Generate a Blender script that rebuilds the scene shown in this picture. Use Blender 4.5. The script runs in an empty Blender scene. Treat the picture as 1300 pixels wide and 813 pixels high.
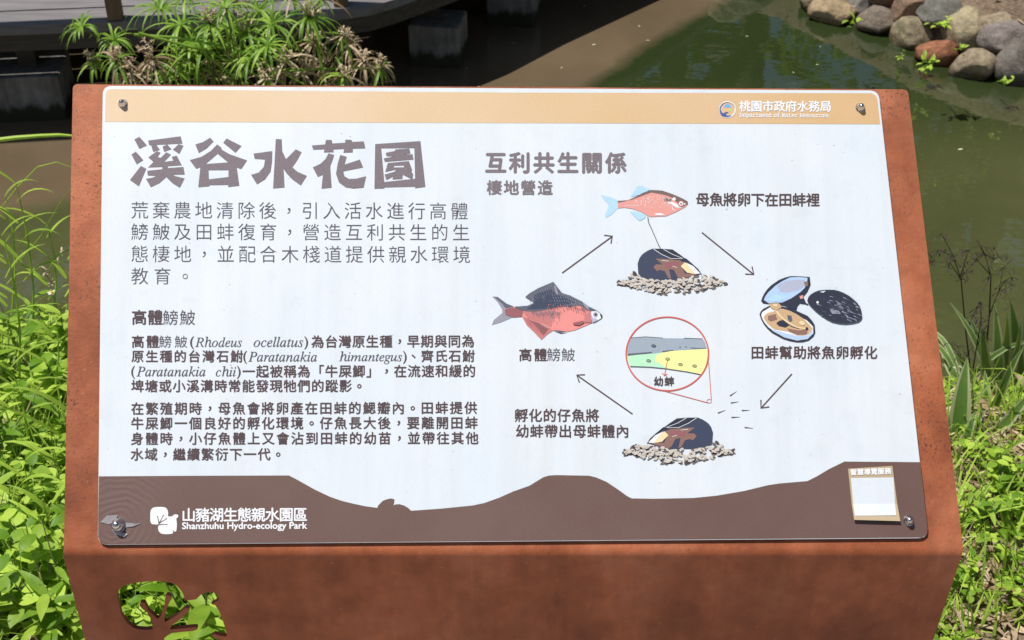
import bpy, bmesh, math, random
from mathutils import Vector, Matrix, noise
from mathutils.geometry import tessellate_polygon

random.seed(11)
S = bpy.context.scene
COL = S.collection
R = math.radians

# ------------------------------------------------------------------ camera, sky, sun, exposure
CAM_Z, FPX, PITCH = 1.72, 1800.0, R(35.5)
cam_data = bpy.data.cameras.new("camera")
cam = bpy.data.objects.new("camera", cam_data)
COL.objects.link(cam)
cam.location = (0, 0, CAM_Z)
cam.rotation_euler = (R(90) - PITCH, 0, 0)
cam_data.sensor_width = 36.0
cam_data.lens = 36.0 * FPX / 1300.0
cam_data.clip_start = 0.02
cam_data.clip_end = 600.0
cam_data.dof.use_dof = True
cam_data.dof.focus_distance = 1.5
cam_data.dof.aperture_fstop = 20.0
S.camera = cam

SUN_DIR = Vector((-0.44, 0.05, 1.30)).normalized()      # towards the sun
world = bpy.data.worlds.new("World")
S.world = world
world.use_nodes = True
wn = world.node_tree
sky = wn.nodes.new("ShaderNodeTexSky")
sky.sky_type = 'NISHITA'
sky.sun_disc = False
sky.sun_elevation = math.asin(SUN_DIR.z)
sky.sun_rotation = math.atan2(SUN_DIR.x, SUN_DIR.y)
wn.links.new(sky.outputs[0], wn.nodes["Background"].inputs[0])
wn.nodes["Background"].inputs[1].default_value = 0.065
sun_data = bpy.data.lights.new("sun", 'SUN')
sun_data.energy = 4.6
sun_data.angle = R(0.5)
sun_data.color = (1.0, 0.96, 0.90)
sun = bpy.data.objects.new("sun", sun_data)
COL.objects.link(sun)
sun.rotation_euler = SUN_DIR.to_track_quat('Z', 'Y').to_euler()
S.view_settings.view_transform = 'Standard'
S.view_settings.look = 'None'
S.view_settings.exposure = 0.0
S.view_settings.gamma = 1.0
S.view_settings.use_curve_mapping = False

# ------------------------------------------------------------------ helpers
_f = Vector((0, math.cos(PITCH), -math.sin(PITCH)))
_u = Vector((0, math.sin(PITCH), math.cos(PITCH)))


def ray(x, y):
    return _f + Vector((1, 0, 0)) * ((x - 650) / FPX) + _u * ((406.5 - y) / FPX)


def atz(x, y, z):                     # survey point of the photograph at height z
    d = ray(x, y)
    k = (z - CAM_Z) / d.z
    return Vector((d.x * k, d.y * k, z))


def aty(x, y, Y):                     # survey point of the photograph at distance Y
    d = ray(x, y)
    k = Y / d.y
    return Vector((d.x * k, Y, CAM_Z + d.z * k))


def tag(o, label=None, cat=None, group=None, kind=None):
    if label: o["label"] = label
    if cat: o["category"] = cat
    if group: o["group"] = group
    if kind: o["kind"] = kind
    return o


def empty(name, loc, rz=0.0):
    o = bpy.data.objects.new(name, None)
    o.empty_display_size = 0.05
    COL.objects.link(o)
    o.location = loc
    o.rotation_euler = (0, 0, rz)
    return o


class MB:
    def __init__(s):
        s.v, s.f, s.m, s.c = [], [], [], []

    def face(s, pts, mi=0, col=None):
        b = len(s.v)
        s.v.extend([tuple(p) for p in pts])
        s.f.append(tuple(range(b, b + len(pts))))
        s.m.append(mi)
        s.c.append(col)

    def grid(s, rows, mi=0, col=None, closed=False):
        b = len(s.v)
        n = len(rows[0])
        for r in rows:
            s.v.extend([tuple(p) for p in r])
        for i in range(len(rows) - 1):
            for j in range(n if closed else n - 1):
                k = (j + 1) % n
                s.f.append((b + i * n + j, b + i * n + k, b + (i + 1) * n + k, b + (i + 1) * n + j))
                s.m.append(mi if not callable(mi) else mi(i, j))
                s.c.append(col)

    def tube(s, pts, rad, n=6, mi=0, col=None, cap=True):
        pts = [Vector(p) for p in pts]
        rs = rad if isinstance(rad, (list, tuple)) else [rad] * len(pts)
        rows = []
        for i, p in enumerate(pts):
            d = (pts[min(i + 1, len(pts) - 1)] - pts[max(i - 1, 0)])
            if d.length < 1e-9: d = Vector((0, 0, 1))
            d.normalize()
            a = d.cross(Vector((0.13, 0.31, 0.94)))
            if a.length < 1e-4: a = d.cross(Vector((1, 0, 0)))
            a.normalize()
            b = d.cross(a)
            rows.append([p + (a * math.cos(t) + b * math.sin(t)) * rs[i] for t in [2 * math.pi * k / n for k in range(n)]])
        s.grid(rows, mi, col, closed=True)
        if cap:
            s.face(rows[0][::-1], mi, col)
            s.face(rows[-1], mi, col)

    def box(s, c, size, rz=0.0, mi=0, taper=1.0):
        hx, hy, hz = [q / 2 for q in size]
        cs, sn = math.cos(rz), math.sin(rz)

        def P(x, y, z):
            return (c[0] + x * cs - y * sn, c[1] + x * sn + y * cs, c[2] + z)
        t = taper
        q = [P(-hx, -hy, -hz), P(hx, -hy, -hz), P(hx, hy, -hz), P(-hx, hy, -hz),
             P(-hx * t, -hy * t, hz), P(hx * t, -hy * t, hz), P(hx * t, hy * t, hz), P(-hx * t, hy * t, hz)]
        b = len(s.v)
        s.v.extend(q)
        for f in ((0, 3, 2, 1), (4, 5, 6, 7), (0, 1, 5, 4), (1, 2, 6, 5), (2, 3, 7, 6), (3, 0, 4, 7)):
            s.f.append(tuple(b + i for i in f)); s.m.append(mi); s.c.append(None)

    def build(s, name, mats, parent=None, smooth=False, bevel=0.0, loc=None):
        me = bpy.data.meshes.new(name)
        me.from_pydata(s.v, [], s.f)
        if not isinstance(mats, (list, tuple)): mats = [mats]
        for m in mats: me.materials.append(m)
        if len(mats) > 1: me.polygons.foreach_set("material_index", s.m)
        if any(c is not None for c in s.c):
            at = me.attributes.new("tint", 'FLOAT', 'FACE')
            at.data.foreach_set("value", [0.5 if c is None else c for c in s.c])
        if smooth: me.polygons.foreach_set("use_smooth", [True] * len(me.polygons))
        me.update()
        if bevel:
            bm = bmesh.new(); bm.from_mesh(me)
            bmesh.ops.remove_doubles(bm, verts=bm.verts, dist=1e-6)
            bmesh.ops.bevel(bm, geom=list(bm.edges), offset=bevel, segments=2, affect='EDGES', profile=0.6)
            bm.to_mesh(me); bm.free()
        o = bpy.data.objects.new(name, me)
        COL.objects.link(o)
        if loc is not None: o.location = loc
        if parent is not None: o.parent = parent
        return o


# ------------------------------------------------------------------ materials
def s2l(r, g, b):
    def f(c):
        c /= 255.0
        return c / 12.92 if c <= 0.04045 else ((c + 0.055) / 1.055) ** 2.4
    return (f(r), f(g), f(b), 1.0)


class NT:
    def __init__(s, name):
        s.mat = bpy.data.materials.new(name)
        s.mat.use_nodes = True
        s.t = s.mat.node_tree
        s.bsdf = s.t.nodes["Principled BSDF"]
        s.out = s.t.nodes["Material Output"]

    def n(s, kind, **kw):
        nd = s.t.nodes.new(kind)
        for k, v in kw.items():
            if k in nd.inputs: nd.inputs[k].default_value = v
            else: setattr(nd, k, v)
        return nd

    def l(s, a, b): s.t.links.new(a, b)

    def coord(s, kind="Object", scale=(1, 1, 1)):
        tc = s.n("ShaderNodeTexCoord")
        mp = s.n("ShaderNodeMapping")
        mp.inputs["Scale"].default_value = scale
        s.l(tc.outputs[kind], mp.inputs[0])
        return mp.outputs[0]

    def noise(s, vec, scale, detail=4, rough=0.55):
        nd = s.n("ShaderNodeTexNoise")
        nd.inputs["Scale"].default_value = scale
        nd.inputs["Detail"].default_value = detail
        nd.inputs["Roughness"].default_value = rough
        s.l(vec, nd.inputs["Vector"])
        return nd.outputs[0]

    def ramp(s, fac, stops):
        r = s.n("ShaderNodeValToRGB")
        el = r.color_ramp.elements
        while len(el) < len(stops): el.new(0.5)
        for e, (p, c) in zip(el, stops):
            e.position = p
            e.color = c if len(c) == 4 else (*c, 1)
        s.l(fac, r.inputs[0])
        return r.outputs[0]

    def mix(s, fac, a, b, mode='MIX'):
        m = s.n("ShaderNodeMix", data_type='RGBA', blend_type=mode)
        for i, x in ((0, fac), (6, a), (7, b)):
            if hasattr(x, "links"): s.l(x, m.inputs[i])
            else: m.inputs[i].default_value = x
        return m.outputs[2]

    def bump(s, h, strength=0.3, dist=0.01):
        b = s.n("ShaderNodeBump")
        b.inputs["Strength"].default_value = strength
        b.inputs["Distance"].default_value = dist
        s.l(h, b.inputs["Height"])
        s.l(b.outputs[0], s.bsdf.inputs["Normal"])
        return b

    def set(s, **kw):
        for k, v in kw.items():
            i = s.bsdf.inputs[k.replace("_", " ")]
            if hasattr(v, "links"): s.l(v, i)
            else: i.default_value = v
        return s.mat


def ink(name, col, grain=0.12, rough=0.55, sc=900):
    t = NT(name)
    v = t.coord("Object")
    g = t.noise(v, sc, 2)
    lo = tuple(c * (1 - grain) for c in col[:3]) + (1,)
    hi = tuple(min(1, c * (1 + grain)) for c in col[:3]) + (1,)
    c = t.ramp(g, [(0.3, lo), (0.7, hi)])
    t.set(Base_Color=c, Roughness=rough)
    t.bsdf.inputs["Specular IOR Level"].default_value = 0.3
    return t.mat


def leaf_mat(name, dark, light, trans=0.45, rough=0.5, vein=0.0):
    t = NT(name)
    at = t.n("ShaderNodeAttribute", attribute_name="tint")
    oi = t.n("ShaderNodeObjectInfo")
    v = t.coord("Object")
    nz = t.noise(v, 45, 3)
    a = t.n("ShaderNodeMath", operation='ADD')
    t.l(at.outputs["Fac"], a.inputs[0])
    b = t.n("ShaderNodeMath", operation='MULTIPLY_ADD')
    t.l(nz, b.inputs[0]); b.inputs[1].default_value = 0.5; b.inputs[2].default_value = -0.35
    t.l(b.outputs[0], a.inputs[1])
    c2 = t.n("ShaderNodeMath", operation='MULTIPLY_ADD')
    t.l(oi.outputs["Random"], c2.inputs[0]); c2.inputs[1].default_value = 0.25; t.l(a.outputs[0], c2.inputs[2])
    col = t.ramp(c2.outputs[0], [(0.1, dark), (0.85, light)])
    t.set(Base_Color=col, Roughness=rough)
    t.bsdf.inputs["Specular IOR Level"].default_value = 0.4
    tr = t.n("ShaderNodeBsdfTranslucent")
    tc = t.mix(0.55, col, (0.35, 0.55, 0.03, 1))
    t.l(tc, tr.inputs[0])
    ms = t.n("ShaderNodeMixShader")
    ms.inputs[0].default_value = trans
    t.l(t.bsdf.outputs[0], ms.inputs[1]); t.l(tr.outputs[0], ms.inputs[2])
    t.l(ms.outputs[0], t.out.inputs[0])
    return t.mat


M = {}
# weathering steel
t = NT("weathering_steel")
v = t.coord("Object")
vs = t.coord("Object", (55, 55, 6))
big = t.noise(v, 9, 5, 0.6)
fine = t.noise(v, 260, 4, 0.6)
streak = t.noise(vs, 1.0, 5, 0.6)
c1 = t.ramp(big, [(0.28, (0.29, 0.078, 0.028)), (0.5, (0.46, 0.134, 0.053)), (0.75, (0.58, 0.210, 0.105))])
c2 = t.ramp(streak, [(0.3, (0.62, 0.60, 0.60)), (0.6, (1.0, 1.0, 1.0)), (0.8, (1.12, 1.08, 1.05))])
c = t.mix(0.35, c1, c2, 'MULTIPLY')
mot = t.ramp(t.noise(v, 42, 6, 0.7), [(0.32, (0.70, 0.66, 0.62)), (0.5, (1, 1, 1)), (0.7, (1.18, 1.16, 1.12))])
c = t.mix(0.45, c, mot, 'MULTIPLY')
pit = t.ramp(t.noise(t.coord("Object", (1, 1, 0.6)), 330, 3, 0.75), [(0.36, (1, 1, 1)), (0.43, (0, 0, 0))])
zone = t.ramp(t.noise(v, 14, 3), [(0.42, (0, 0, 0)), (0.62, (1, 1, 1))])
sz = t.n("ShaderNodeSeparateXYZ"); t.l(v, sz.inputs[0])
hi = t.n("ShaderNodeMapRange"); t.l(sz.outputs[2], hi.inputs[0])
hi.inputs[1].default_value = 0.63; hi.inputs[2].default_value = 0.68; hi.inputs[3].default_value = 0.12; hi.inputs[4].default_value = 1.0
pz = t.mix(hi.outputs[0], (0, 0, 0, 1), t.mix(1.0, pit, zone, 'MULTIPLY'))   # the sloping face, where rain stands, is pitted
stain = t.ramp(t.noise(t.coord("Object", (1.0, 1.0, 0.55)), 5.5, 5, 0.65), [(0.40, (0.66, 0.62, 0.60)), (0.56, (1, 1, 1))])
c = t.mix(0.85, c, stain, 'MULTIPLY')
run = t.ramp(t.noise(t.coord("Object", (130, 130, 2.5)), 1.0, 3, 0.6), [(0.62, (1, 1, 1)), (0.78, (1.22, 1.16, 1.08))])
c = t.mix(0.5, c, run, 'MULTIPLY')
c = t.mix(pz, c, (0.09, 0.035, 0.03, 1))
lt = t.ramp(t.noise(v, 170, 2, 0.5), [(0.70, (0, 0, 0)), (0.78, (1, 1, 1))])
lz = t.mix(0.35, (0, 0, 0, 1), lt)
c = t.mix(lz, c, (0.55, 0.28, 0.18, 1))
t.set(Base_Color=c, Roughness=0.62)
t.bsdf.inputs["Specular IOR Level"].default_value = 0.35
t.bump(fine, 0.35, 0.0014)
M["steel"] = t.mat

# faded printed white board
t = NT("white_board")
v = t.coord("Object")
weave = t.noise(t.coord("Object", (900, 150, 1)), 1.0, 2)
dirt = t.noise(v, 7, 4)
speck = t.ramp(t.noise(v, 210, 1, 0.4), [(0.775, (0, 0, 0)), (0.80, (1, 1, 1))])
c = t.mix(0.5, t.ramp(weave, [(0.3, (0.69, 0.75, 0.81)), (0.7, (0.77, 0.81, 0.85))]),
          t.ramp(dirt, [(0.3, (0.66, 0.745, 0.83)), (0.7, (0.78, 0.82, 0.855))]))
run = t.ramp(t.noise(t.coord("Object", (38, 2.2, 1)), 1.0, 4, 0.6), [(0.42, (1, 1, 1)), (0.72, (0.93, 0.92, 0.90))])
c = t.mix(0.8, c, run, 'MULTIPLY')
smear = t.ramp(t.noise(t.coord("Object", (1, 1, 1)), 26, 5, 0.7), [(0.55, (1, 1, 1)), (0.78, (0.90, 0.90, 0.89))])
c = t.mix(0.8, c, smear, 'MULTIPLY')
c = t.mix(t.mix(0.5, (0, 0, 0, 1), speck), c, (0.22, 0.20, 0.20, 1))
t.set(Base_Color=c, Roughness=0.42)
t.bump(weave, 0.05, 0.0003)
M["board"] = t.mat
M["board_edge"] = ink("board_edge", (0.82, 0.82, 0.82, 1), 0.03)
M["board_core"] = ink("board_core", (0.05, 0.045, 0.045, 1), 0.1)

# tan header and brown hill print; the film has ripples around the lower left bolt
t = NT("tan_print")
v = t.coord("Object")
cc = t.mix(0.5, t.ramp(t.noise(v, 700, 2), [(0.3, s2l(208, 178, 136)), (0.7, s2l(226, 198, 160))]),
           t.ramp(t.noise(v, 5, 3), [(0.35, s2l(226, 202, 176)), (0.65, s2l(218, 188, 142))]))
fx = t.n("ShaderNodeSeparateXYZ"); t.l(v, fx.inputs[0])
right_tone = t.n("ShaderNodeMapRange"); t.l(fx.outputs[0], right_tone.inputs[0])
right_tone.inputs[1].default_value = -0.2; right_tone.inputs[2].default_value = 0.35
cc = t.mix(1.0, cc, t.mix(right_tone.outputs[0], (1, 1, 1, 1), (0.94, 0.84, 0.68, 1)), 'MULTIPLY')   # deeper tan to the right
t.set(Base_Color=cc, Roughness=0.5)
M["tan"] = t.mat


def brown_print(ripple_at):
    t = NT("brown_print")
    v = t.coord("Object")
    cc = t.mix(0.5, t.ramp(t.noise(v, 800, 2), [(0.3, (0.130, 0.074, 0.060, 1)), (0.7, (0.195, 0.118, 0.100, 1))]),
               t.ramp(t.noise(v, 6, 3), [(0.35, (0.18, 0.112, 0.098, 1)), (0.65, (0.138, 0.075, 0.058, 1))]))
    t.set(Base_Color=cc, Roughness=0.40)
    tc = t.n("ShaderNodeTexCoord")
    sub = t.n("ShaderNodeVectorMath", operation='SUBTRACT')
    sub.inputs[1].default_value = ripple_at
    t.l(tc.outputs["Object"], sub.inputs[0])
    ln = t.n("ShaderNodeVectorMath", operation='LENGTH')
    t.l(sub.outputs[0], ln.inputs[0])
    warp = t.noise(tc.outputs["Object"], 25, 2)
    ad = t.n("ShaderNodeMath", operation='MULTIPLY_ADD')
    t.l(warp, ad.inputs[0]); ad.inputs[1].default_value = 0.02; t.l(ln.outputs["Value"], ad.inputs[2])
    si = t.n("ShaderNodeMath", operation='MULTIPLY')
    t.l(ad.outputs[0], si.inputs[0]); si.inputs[1].default_value = 2 * math.pi / 0.0062
    sn = t.n("ShaderNodeMath", operation='SINE')
    t.l(si.outputs[0], sn.inputs[0])
    fall = t.n("ShaderNodeMapRange")
    fall.inputs[1].default_value = 0.02; fall.inputs[2].default_value = 0.085
    fall.inputs[3].default_value = 1.0; fall.inputs[4].default_value = 0.0
    t.l(ln.outputs["Value"], fall.inputs[0])
    mu = t.n("ShaderNodeMath", operation='MULTIPLY')
    t.l(sn.outputs[0], mu.inputs[0]); t.l(fall.outputs[0], mu.inputs[1])
    t.bump(mu.outputs[0], 0.09, 0.0010)
    return t.mat


M["title"] = ink("faded_title_ink", s2l(122, 112, 118), 0.22, sc=1100)
M["dark_ink"] = ink("dark_ink", s2l(84, 68, 70), 0.2, sc=1100)
M["thin_ink"] = ink("thin_ink", s2l(86, 82, 92), 0.12)
M["white_ink"] = ink("white_ink", (0.84, 0.85, 0.87, 1), 0.03)
for k, c in dict(pink=(226, 158, 148), coral=(232, 146, 140), fin=(178, 214, 240), backbrown=(120, 100, 96),
                 navy=(62, 70, 92), navy_dark=(48, 52, 68), slate=(96, 98, 112), slate_light=(150, 150, 164), maroon=(150, 96, 100),
                 finred=(198, 124, 122), shellbrown=(142, 108, 98), cream=(240, 218, 170), pebble=(206, 197, 186),
                 pebble_dark=(112, 104, 102), pearl=(178, 204, 236), pearl_grey=(176, 182, 202), flesh=(204, 170, 130),
                 flesh_dark=(120, 98, 88), flesh_light=(232, 208, 170), red=(208, 96, 84), band_grey=(158, 170, 182),
                 mint=(186, 240, 196), lemon=(246, 246, 160), blue=(66, 100, 176), skyblue=(110, 178, 234), lime=(176, 226, 110),
                 sticker=(190, 170, 138)).items():
    M[k] = ink(k + "_print", s2l(*c), 0.10, sc=1300)

t = NT("polished_bolt_steel")
M["bolt"] = t.set(Base_Color=(0.62, 0.60, 0.58, 1), Metallic=1.0, Roughness=0.22)
t = NT("clear_film")
t.set(Base_Color=(0.40, 0.37, 0.38, 1), Roughness=0.3)
t.bump(t.noise(t.coord(), 180, 3), 0.5, 0.002)
M["film"] = t.mat

# water
t = NT("pond_water")
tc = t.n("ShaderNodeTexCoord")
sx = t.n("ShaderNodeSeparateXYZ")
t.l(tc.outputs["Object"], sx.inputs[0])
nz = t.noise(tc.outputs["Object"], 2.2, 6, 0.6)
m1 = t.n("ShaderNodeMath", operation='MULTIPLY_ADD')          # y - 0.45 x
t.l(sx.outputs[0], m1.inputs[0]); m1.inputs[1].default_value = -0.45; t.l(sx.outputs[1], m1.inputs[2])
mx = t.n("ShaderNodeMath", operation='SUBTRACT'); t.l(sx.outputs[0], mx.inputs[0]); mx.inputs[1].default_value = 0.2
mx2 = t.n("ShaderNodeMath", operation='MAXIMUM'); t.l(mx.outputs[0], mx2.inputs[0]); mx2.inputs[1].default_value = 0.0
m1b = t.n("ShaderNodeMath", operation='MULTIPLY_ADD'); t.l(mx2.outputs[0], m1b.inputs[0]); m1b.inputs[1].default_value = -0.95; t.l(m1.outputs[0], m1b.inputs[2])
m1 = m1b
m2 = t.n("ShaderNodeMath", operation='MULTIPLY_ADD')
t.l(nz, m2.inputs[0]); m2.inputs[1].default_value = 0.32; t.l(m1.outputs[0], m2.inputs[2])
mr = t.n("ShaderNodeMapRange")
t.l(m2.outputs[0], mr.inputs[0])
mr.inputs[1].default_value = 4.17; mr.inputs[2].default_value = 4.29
brown_water = t.ramp(t.noise(tc.outputs["Object"], 3.0, 4), [(0.3, (0.130, 0.094, 0.056, 1)), (0.7, (0.172, 0.126, 0.076, 1))])
green_water = t.ramp(t.noise(tc.outputs["Object"], 2.2, 4), [(0.3, (0.062, 0.070, 0.026, 1)), (0.7, (0.092, 0.098, 0.038, 1))])
far_mask = t.n("ShaderNodeMapRange"); t.l(sx.outputs[1], far_mask.inputs[0])
far_mask.inputs[1].default_value = 3.6; far_mask.inputs[2].default_value = 4.3
green_water = t.mix(far_mask.outputs[0], green_water, (0.026, 0.040, 0.012, 1))          # green darkens with distance from the near bank
c = t.mix(mr.outputs[0], green_water, brown_water)  # brown beyond a slanting, noisy line, green on the near side
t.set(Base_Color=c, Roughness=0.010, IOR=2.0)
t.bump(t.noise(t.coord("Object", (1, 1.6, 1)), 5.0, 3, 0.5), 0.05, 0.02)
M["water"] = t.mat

# soil
t = NT("soil")
v = t.coord("Object")
c = t.mix(0.5, t.ramp(t.noise(v, 6, 5, 0.65), [(0.3, (0.13, 0.085, 0.055)), (0.55, (0.29, 0.205, 0.135)), (0.75, (0.46, 0.35, 0.25))]),
          t.ramp(t.noise(v, 60, 4, 0.7), [(0.3, (0.13, 0.09, 0.055)), (0.5, (0.30, 0.215, 0.145)), (0.7, (0.52, 0.41, 0.30))]))
t.set(Base_Color=c, Roughness=0.95)
t.bump(t.noise(v, 70, 5, 0.7), 0.8, 0.02)
M["soil"] = t.mat

# unseen pale slab, added to bounce light onto the steel front
t = NT("bounce_slab_concrete")
v = t.coord("Object")
t.set(Base_Color=t.mix(0.5, t.ramp(t.noise(v, 3, 5), [(0.3, (0.40, 0.37, 0.33)), (0.7, (0.54, 0.50, 0.45))]), t.ramp(t.noise(v, 160, 3), [(0.3, (0.34, 0.31, 0.28)), (0.7, (0.58, 0.54, 0.49))])), Roughness=0.9)
t.bump(t.noise(v, 160, 3), 0.3, 0.004)
M["bounce_slab"] = t.mat

# boulders: colour of each stone on the object
t = NT("river_stone")
v = t.coord("Object")
oi = t.n("ShaderNodeObjectInfo")
g1 = t.ramp(t.noise(v, 9, 6, 0.65), [(0.28, (0.55, 0.55, 0.55)), (0.5, (1, 1, 1)), (0.75, (1.35, 1.3, 1.22))])
g2 = t.ramp(t.noise(v, 70, 4, 0.7), [(0.3, (0.72, 0.72, 0.72)), (0.6, (1.1, 1.1, 1.1))])
c = t.mix(1.0, oi.outputs["Color"], g1, 'MULTIPLY')
c = t.mix(1.0, c, g2, 'MULTIPLY')
moss = t.ramp(t.noise(v, 5, 4, 0.6), [(0.62, (0, 0, 0)), (0.74, (1, 1, 1))])
c = t.mix(t.mix(0.35, (0, 0, 0, 1), moss), c, (0.10, 0.13, 0.05, 1))
geo = t.n("ShaderNodeNewGeometry")
gz = t.n("ShaderNodeSeparateXYZ"); t.l(geo.outputs["Position"], gz.inputs[0])
wv = t.n("ShaderNodeMath", operation='MULTIPLY_ADD'); t.l(t.noise(v, 14, 3), wv.inputs[0]); wv.inputs[1].default_value = -0.05; t.l(gz.outputs[2], wv.inputs[2])
wet = t.n("ShaderNodeMapRange"); t.l(wv.outputs[0], wet.inputs[0])
wet.inputs[1].default_value = -0.335; wet.inputs[2].default_value = -0.355; wet.inputs[3].default_value = 0.0; wet.inputs[4].default_value = 1.0
c = t.mix(wet.outputs[0], c, t.mix(1.0, c, (0.36, 0.34, 0.30, 1), 'MULTIPLY'))
vein = t.ramp(t.noise(t.coord("Object", (1, 1, 5)), 6, 5, 0.6), [(0.36, (0.70, 0.68, 0.66)), (0.5, (1, 1, 1)), (0.66, (1.12, 1.1, 1.05))])
c = t.mix(0.8, c, vein, 'MULTIPLY')
rg = t.n("ShaderNodeMapRange"); t.l(wet.outputs[0], rg.inputs[0]); rg.inputs[3].default_value = 0.8; rg.inputs[4].default_value = 0.25
t.set(Base_Color=c, Roughness=rg.outputs[0])
t.bump(t.noise(v, 34, 6, 0.7), 0.8, 0.016)
M["stone"] = t.mat


def wood(name, a, b, scale=(3, 60, 60)):
    t = NT(name)
    g = t.noise(t.coord("Object", scale), 1.0, 5, 0.6)
    blot = t.noise(t.coord("Object"), 4, 3)
    c = t.mix(0.35, t.ramp(g, [(0.3, a), (0.7, b)]), t.ramp(blot, [(0.3, a), (0.7, b)]))
    t.set(Base_Color=c, Roughness=0.8)
    t.bump(g, 0.4, 0.004)
    return t.mat


M["deck"] = wood("weathered_decking", (0.11, 0.10, 0.10, 1), (0.27, 0.25, 0.26, 1))
M["beam"] = wood("dark_edge_board", (0.035, 0.028, 0.022, 1), (0.10, 0.085, 0.07, 1))
M["post"] = wood("brown_post_wood", (0.13, 0.085, 0.045, 1), (0.26, 0.18, 0.10, 1), (60, 60, 3))
t = NT("damp_concrete")
g = t.noise(t.coord("Object", (40, 40, 4)), 1.0, 5, 0.65)
c = t.mix(0.5, t.ramp(g, [(0.3, (0.08, 0.072, 0.066)), (0.7, (0.34, 0.33, 0.31))]),
          t.ramp(t.noise(t.coord(), 22, 4), [(0.3, (0.09, 0.08, 0.07)), (0.7, (0.32, 0.31, 0.29))]))
geo = t.n("ShaderNodeNewGeometry")
gz = t.n("ShaderNodeSeparateXYZ"); t.l(geo.outputs["Position"], gz.inputs[0])
wv = t.n("ShaderNodeMath", operation='MULTIPLY_ADD'); t.l(t.noise(t.coord("Object", (30, 30, 4)), 1.0, 3), wv.inputs[0]); wv.inputs[1].default_value = -0.09; t.l(gz.outputs[2], wv.inputs[2])
wet = t.n("ShaderNodeMapRange"); t.l(wv.outputs[0], wet.inputs[0])
wet.inputs[1].default_value = -0.335; wet.inputs[2].default_value = -0.355; wet.inputs[3].default_value = 0.0; wet.inputs[4].default_value = 1.0
c = t.mix(wet.outputs[0], c, (0.030, 0.032, 0.014, 1))
t.set(Base_Color=c, Roughness=0.85)
t.bump(t.noise(t.coord(), 60, 4), 0.4, 0.006)
M["concrete"] = t.mat

M["grass"] = leaf_mat("grass_blade", (0.11, 0.22, 0.018), (0.54, 0.74, 0.10), 0.40)
M["weed"] = leaf_mat("weed_leaf", (0.14, 0.29, 0.016), (0.56, 0.76, 0.10), 0.38)
M["sedge"] = leaf_mat("sedge_bract", (0.11, 0.24, 0.02), (0.38, 0.58, 0.09), 0.4, 0.4)
M["dry"] = leaf_mat("dry_bract", (0.26, 0.16, 0.085), (0.66, 0.52, 0.36), 0.12, 0.8)
M["litter"] = leaf_mat("dry_litter", (0.20, 0.12, 0.06), (0.60, 0.45, 0.31), 0.1, 0.85)
M["ribbon_green"] = leaf_mat("ribbon_leaf_green", (0.07, 0.15, 0.03), (0.20, 0.34, 0.08), 0.3, 0.35)
M["ribbon_cream"] = leaf_mat("ribbon_leaf_cream", (0.42, 0.46, 0.22), (0.66, 0.68, 0.42), 0.3, 0.4)
M["dark_stem"] = leaf_mat("dark_stem", (0.030, 0.022, 0.018), (0.085, 0.06, 0.05), 0.0, 0.8)
M["pale_stem"] = leaf_mat("pale_stem", (0.12, 0.15, 0.05), (0.30, 0.32, 0.16), 0.1, 0.7)
M["tree_leaf"] = leaf_mat("tree_leaf", (0.035, 0.08, 0.012), (0.14, 0.23, 0.035), 0.35)
M["bark"] = wood("tree_bark", (0.09, 0.065, 0.045, 1), (0.22, 0.17, 0.13, 1), (30, 30, 4))
M["petal_white"] = ink("white_petal", (0.75, 0.75, 0.70, 1))
M["petal_yellow"] = ink("yellow_disc", (0.65, 0.40, 0.04, 1))
M["float_leaf"] = leaf_mat("floating_leaf", (0.30, 0.26, 0.10), (0.60, 0.58, 0.36), 0.05, 0.5)

# ------------------------------------------------------------------ the information sign
TILT = R(48)
PC = Vector((0, 1.27002, 0.81410))                       # centre of the board
sign = empty("information_sign", (0, 1.0868, 0))
tag(sign, "rusty folded steel sign stand carrying a white board about pond fish and mussels", "information sign")

panel_root_m = Matrix.Translation(PC - Vector((0, 1.0868, 0))) @ Matrix.Rotation(R(90) - TILT, 4, 'X')
# local panel axes: x right, y up the slope, z out of the board


def H(x, y):                                             # artwork drawing units -> board metres
    w = 1.29655015e-4 * y + 1.0
    return ((9.12344129e-4 * x - 0.593023684) / w, (-9.34495401e-4 * y + 0.37987238) / w)


def rounded(poly, r, n=5):
    out = []
    for i, p in enumerate(poly):
        p = Vector(p); a = Vector(poly[i - 1]); b = Vector(poly[(i + 1) % len(poly)])
        da, db = (a - p).normalized(), (b - p).normalized()
        s, e = p + da * r, p + db * r
        for k in range(n + 1):
            q = k / n
            out.append(tuple(s * (1 - q) ** 2 + p * 2 * q * (1 - q) + e * q * q))
    return out


def tess(loops):
    vs = [Vector((p[0], p[1], 0)) for l in loops for p in l]
    tri = tessellate_polygon([[Vector((p[0], p[1], 0)) for p in l] for l in loops])
    out = []
    for a, b, c in tri:
        if (vs[b] - vs[a]).cross(vs[c] - vs[a]).z < 0: b, c = c, b
        out.append((a, b, c))
    return vs, out


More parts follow.
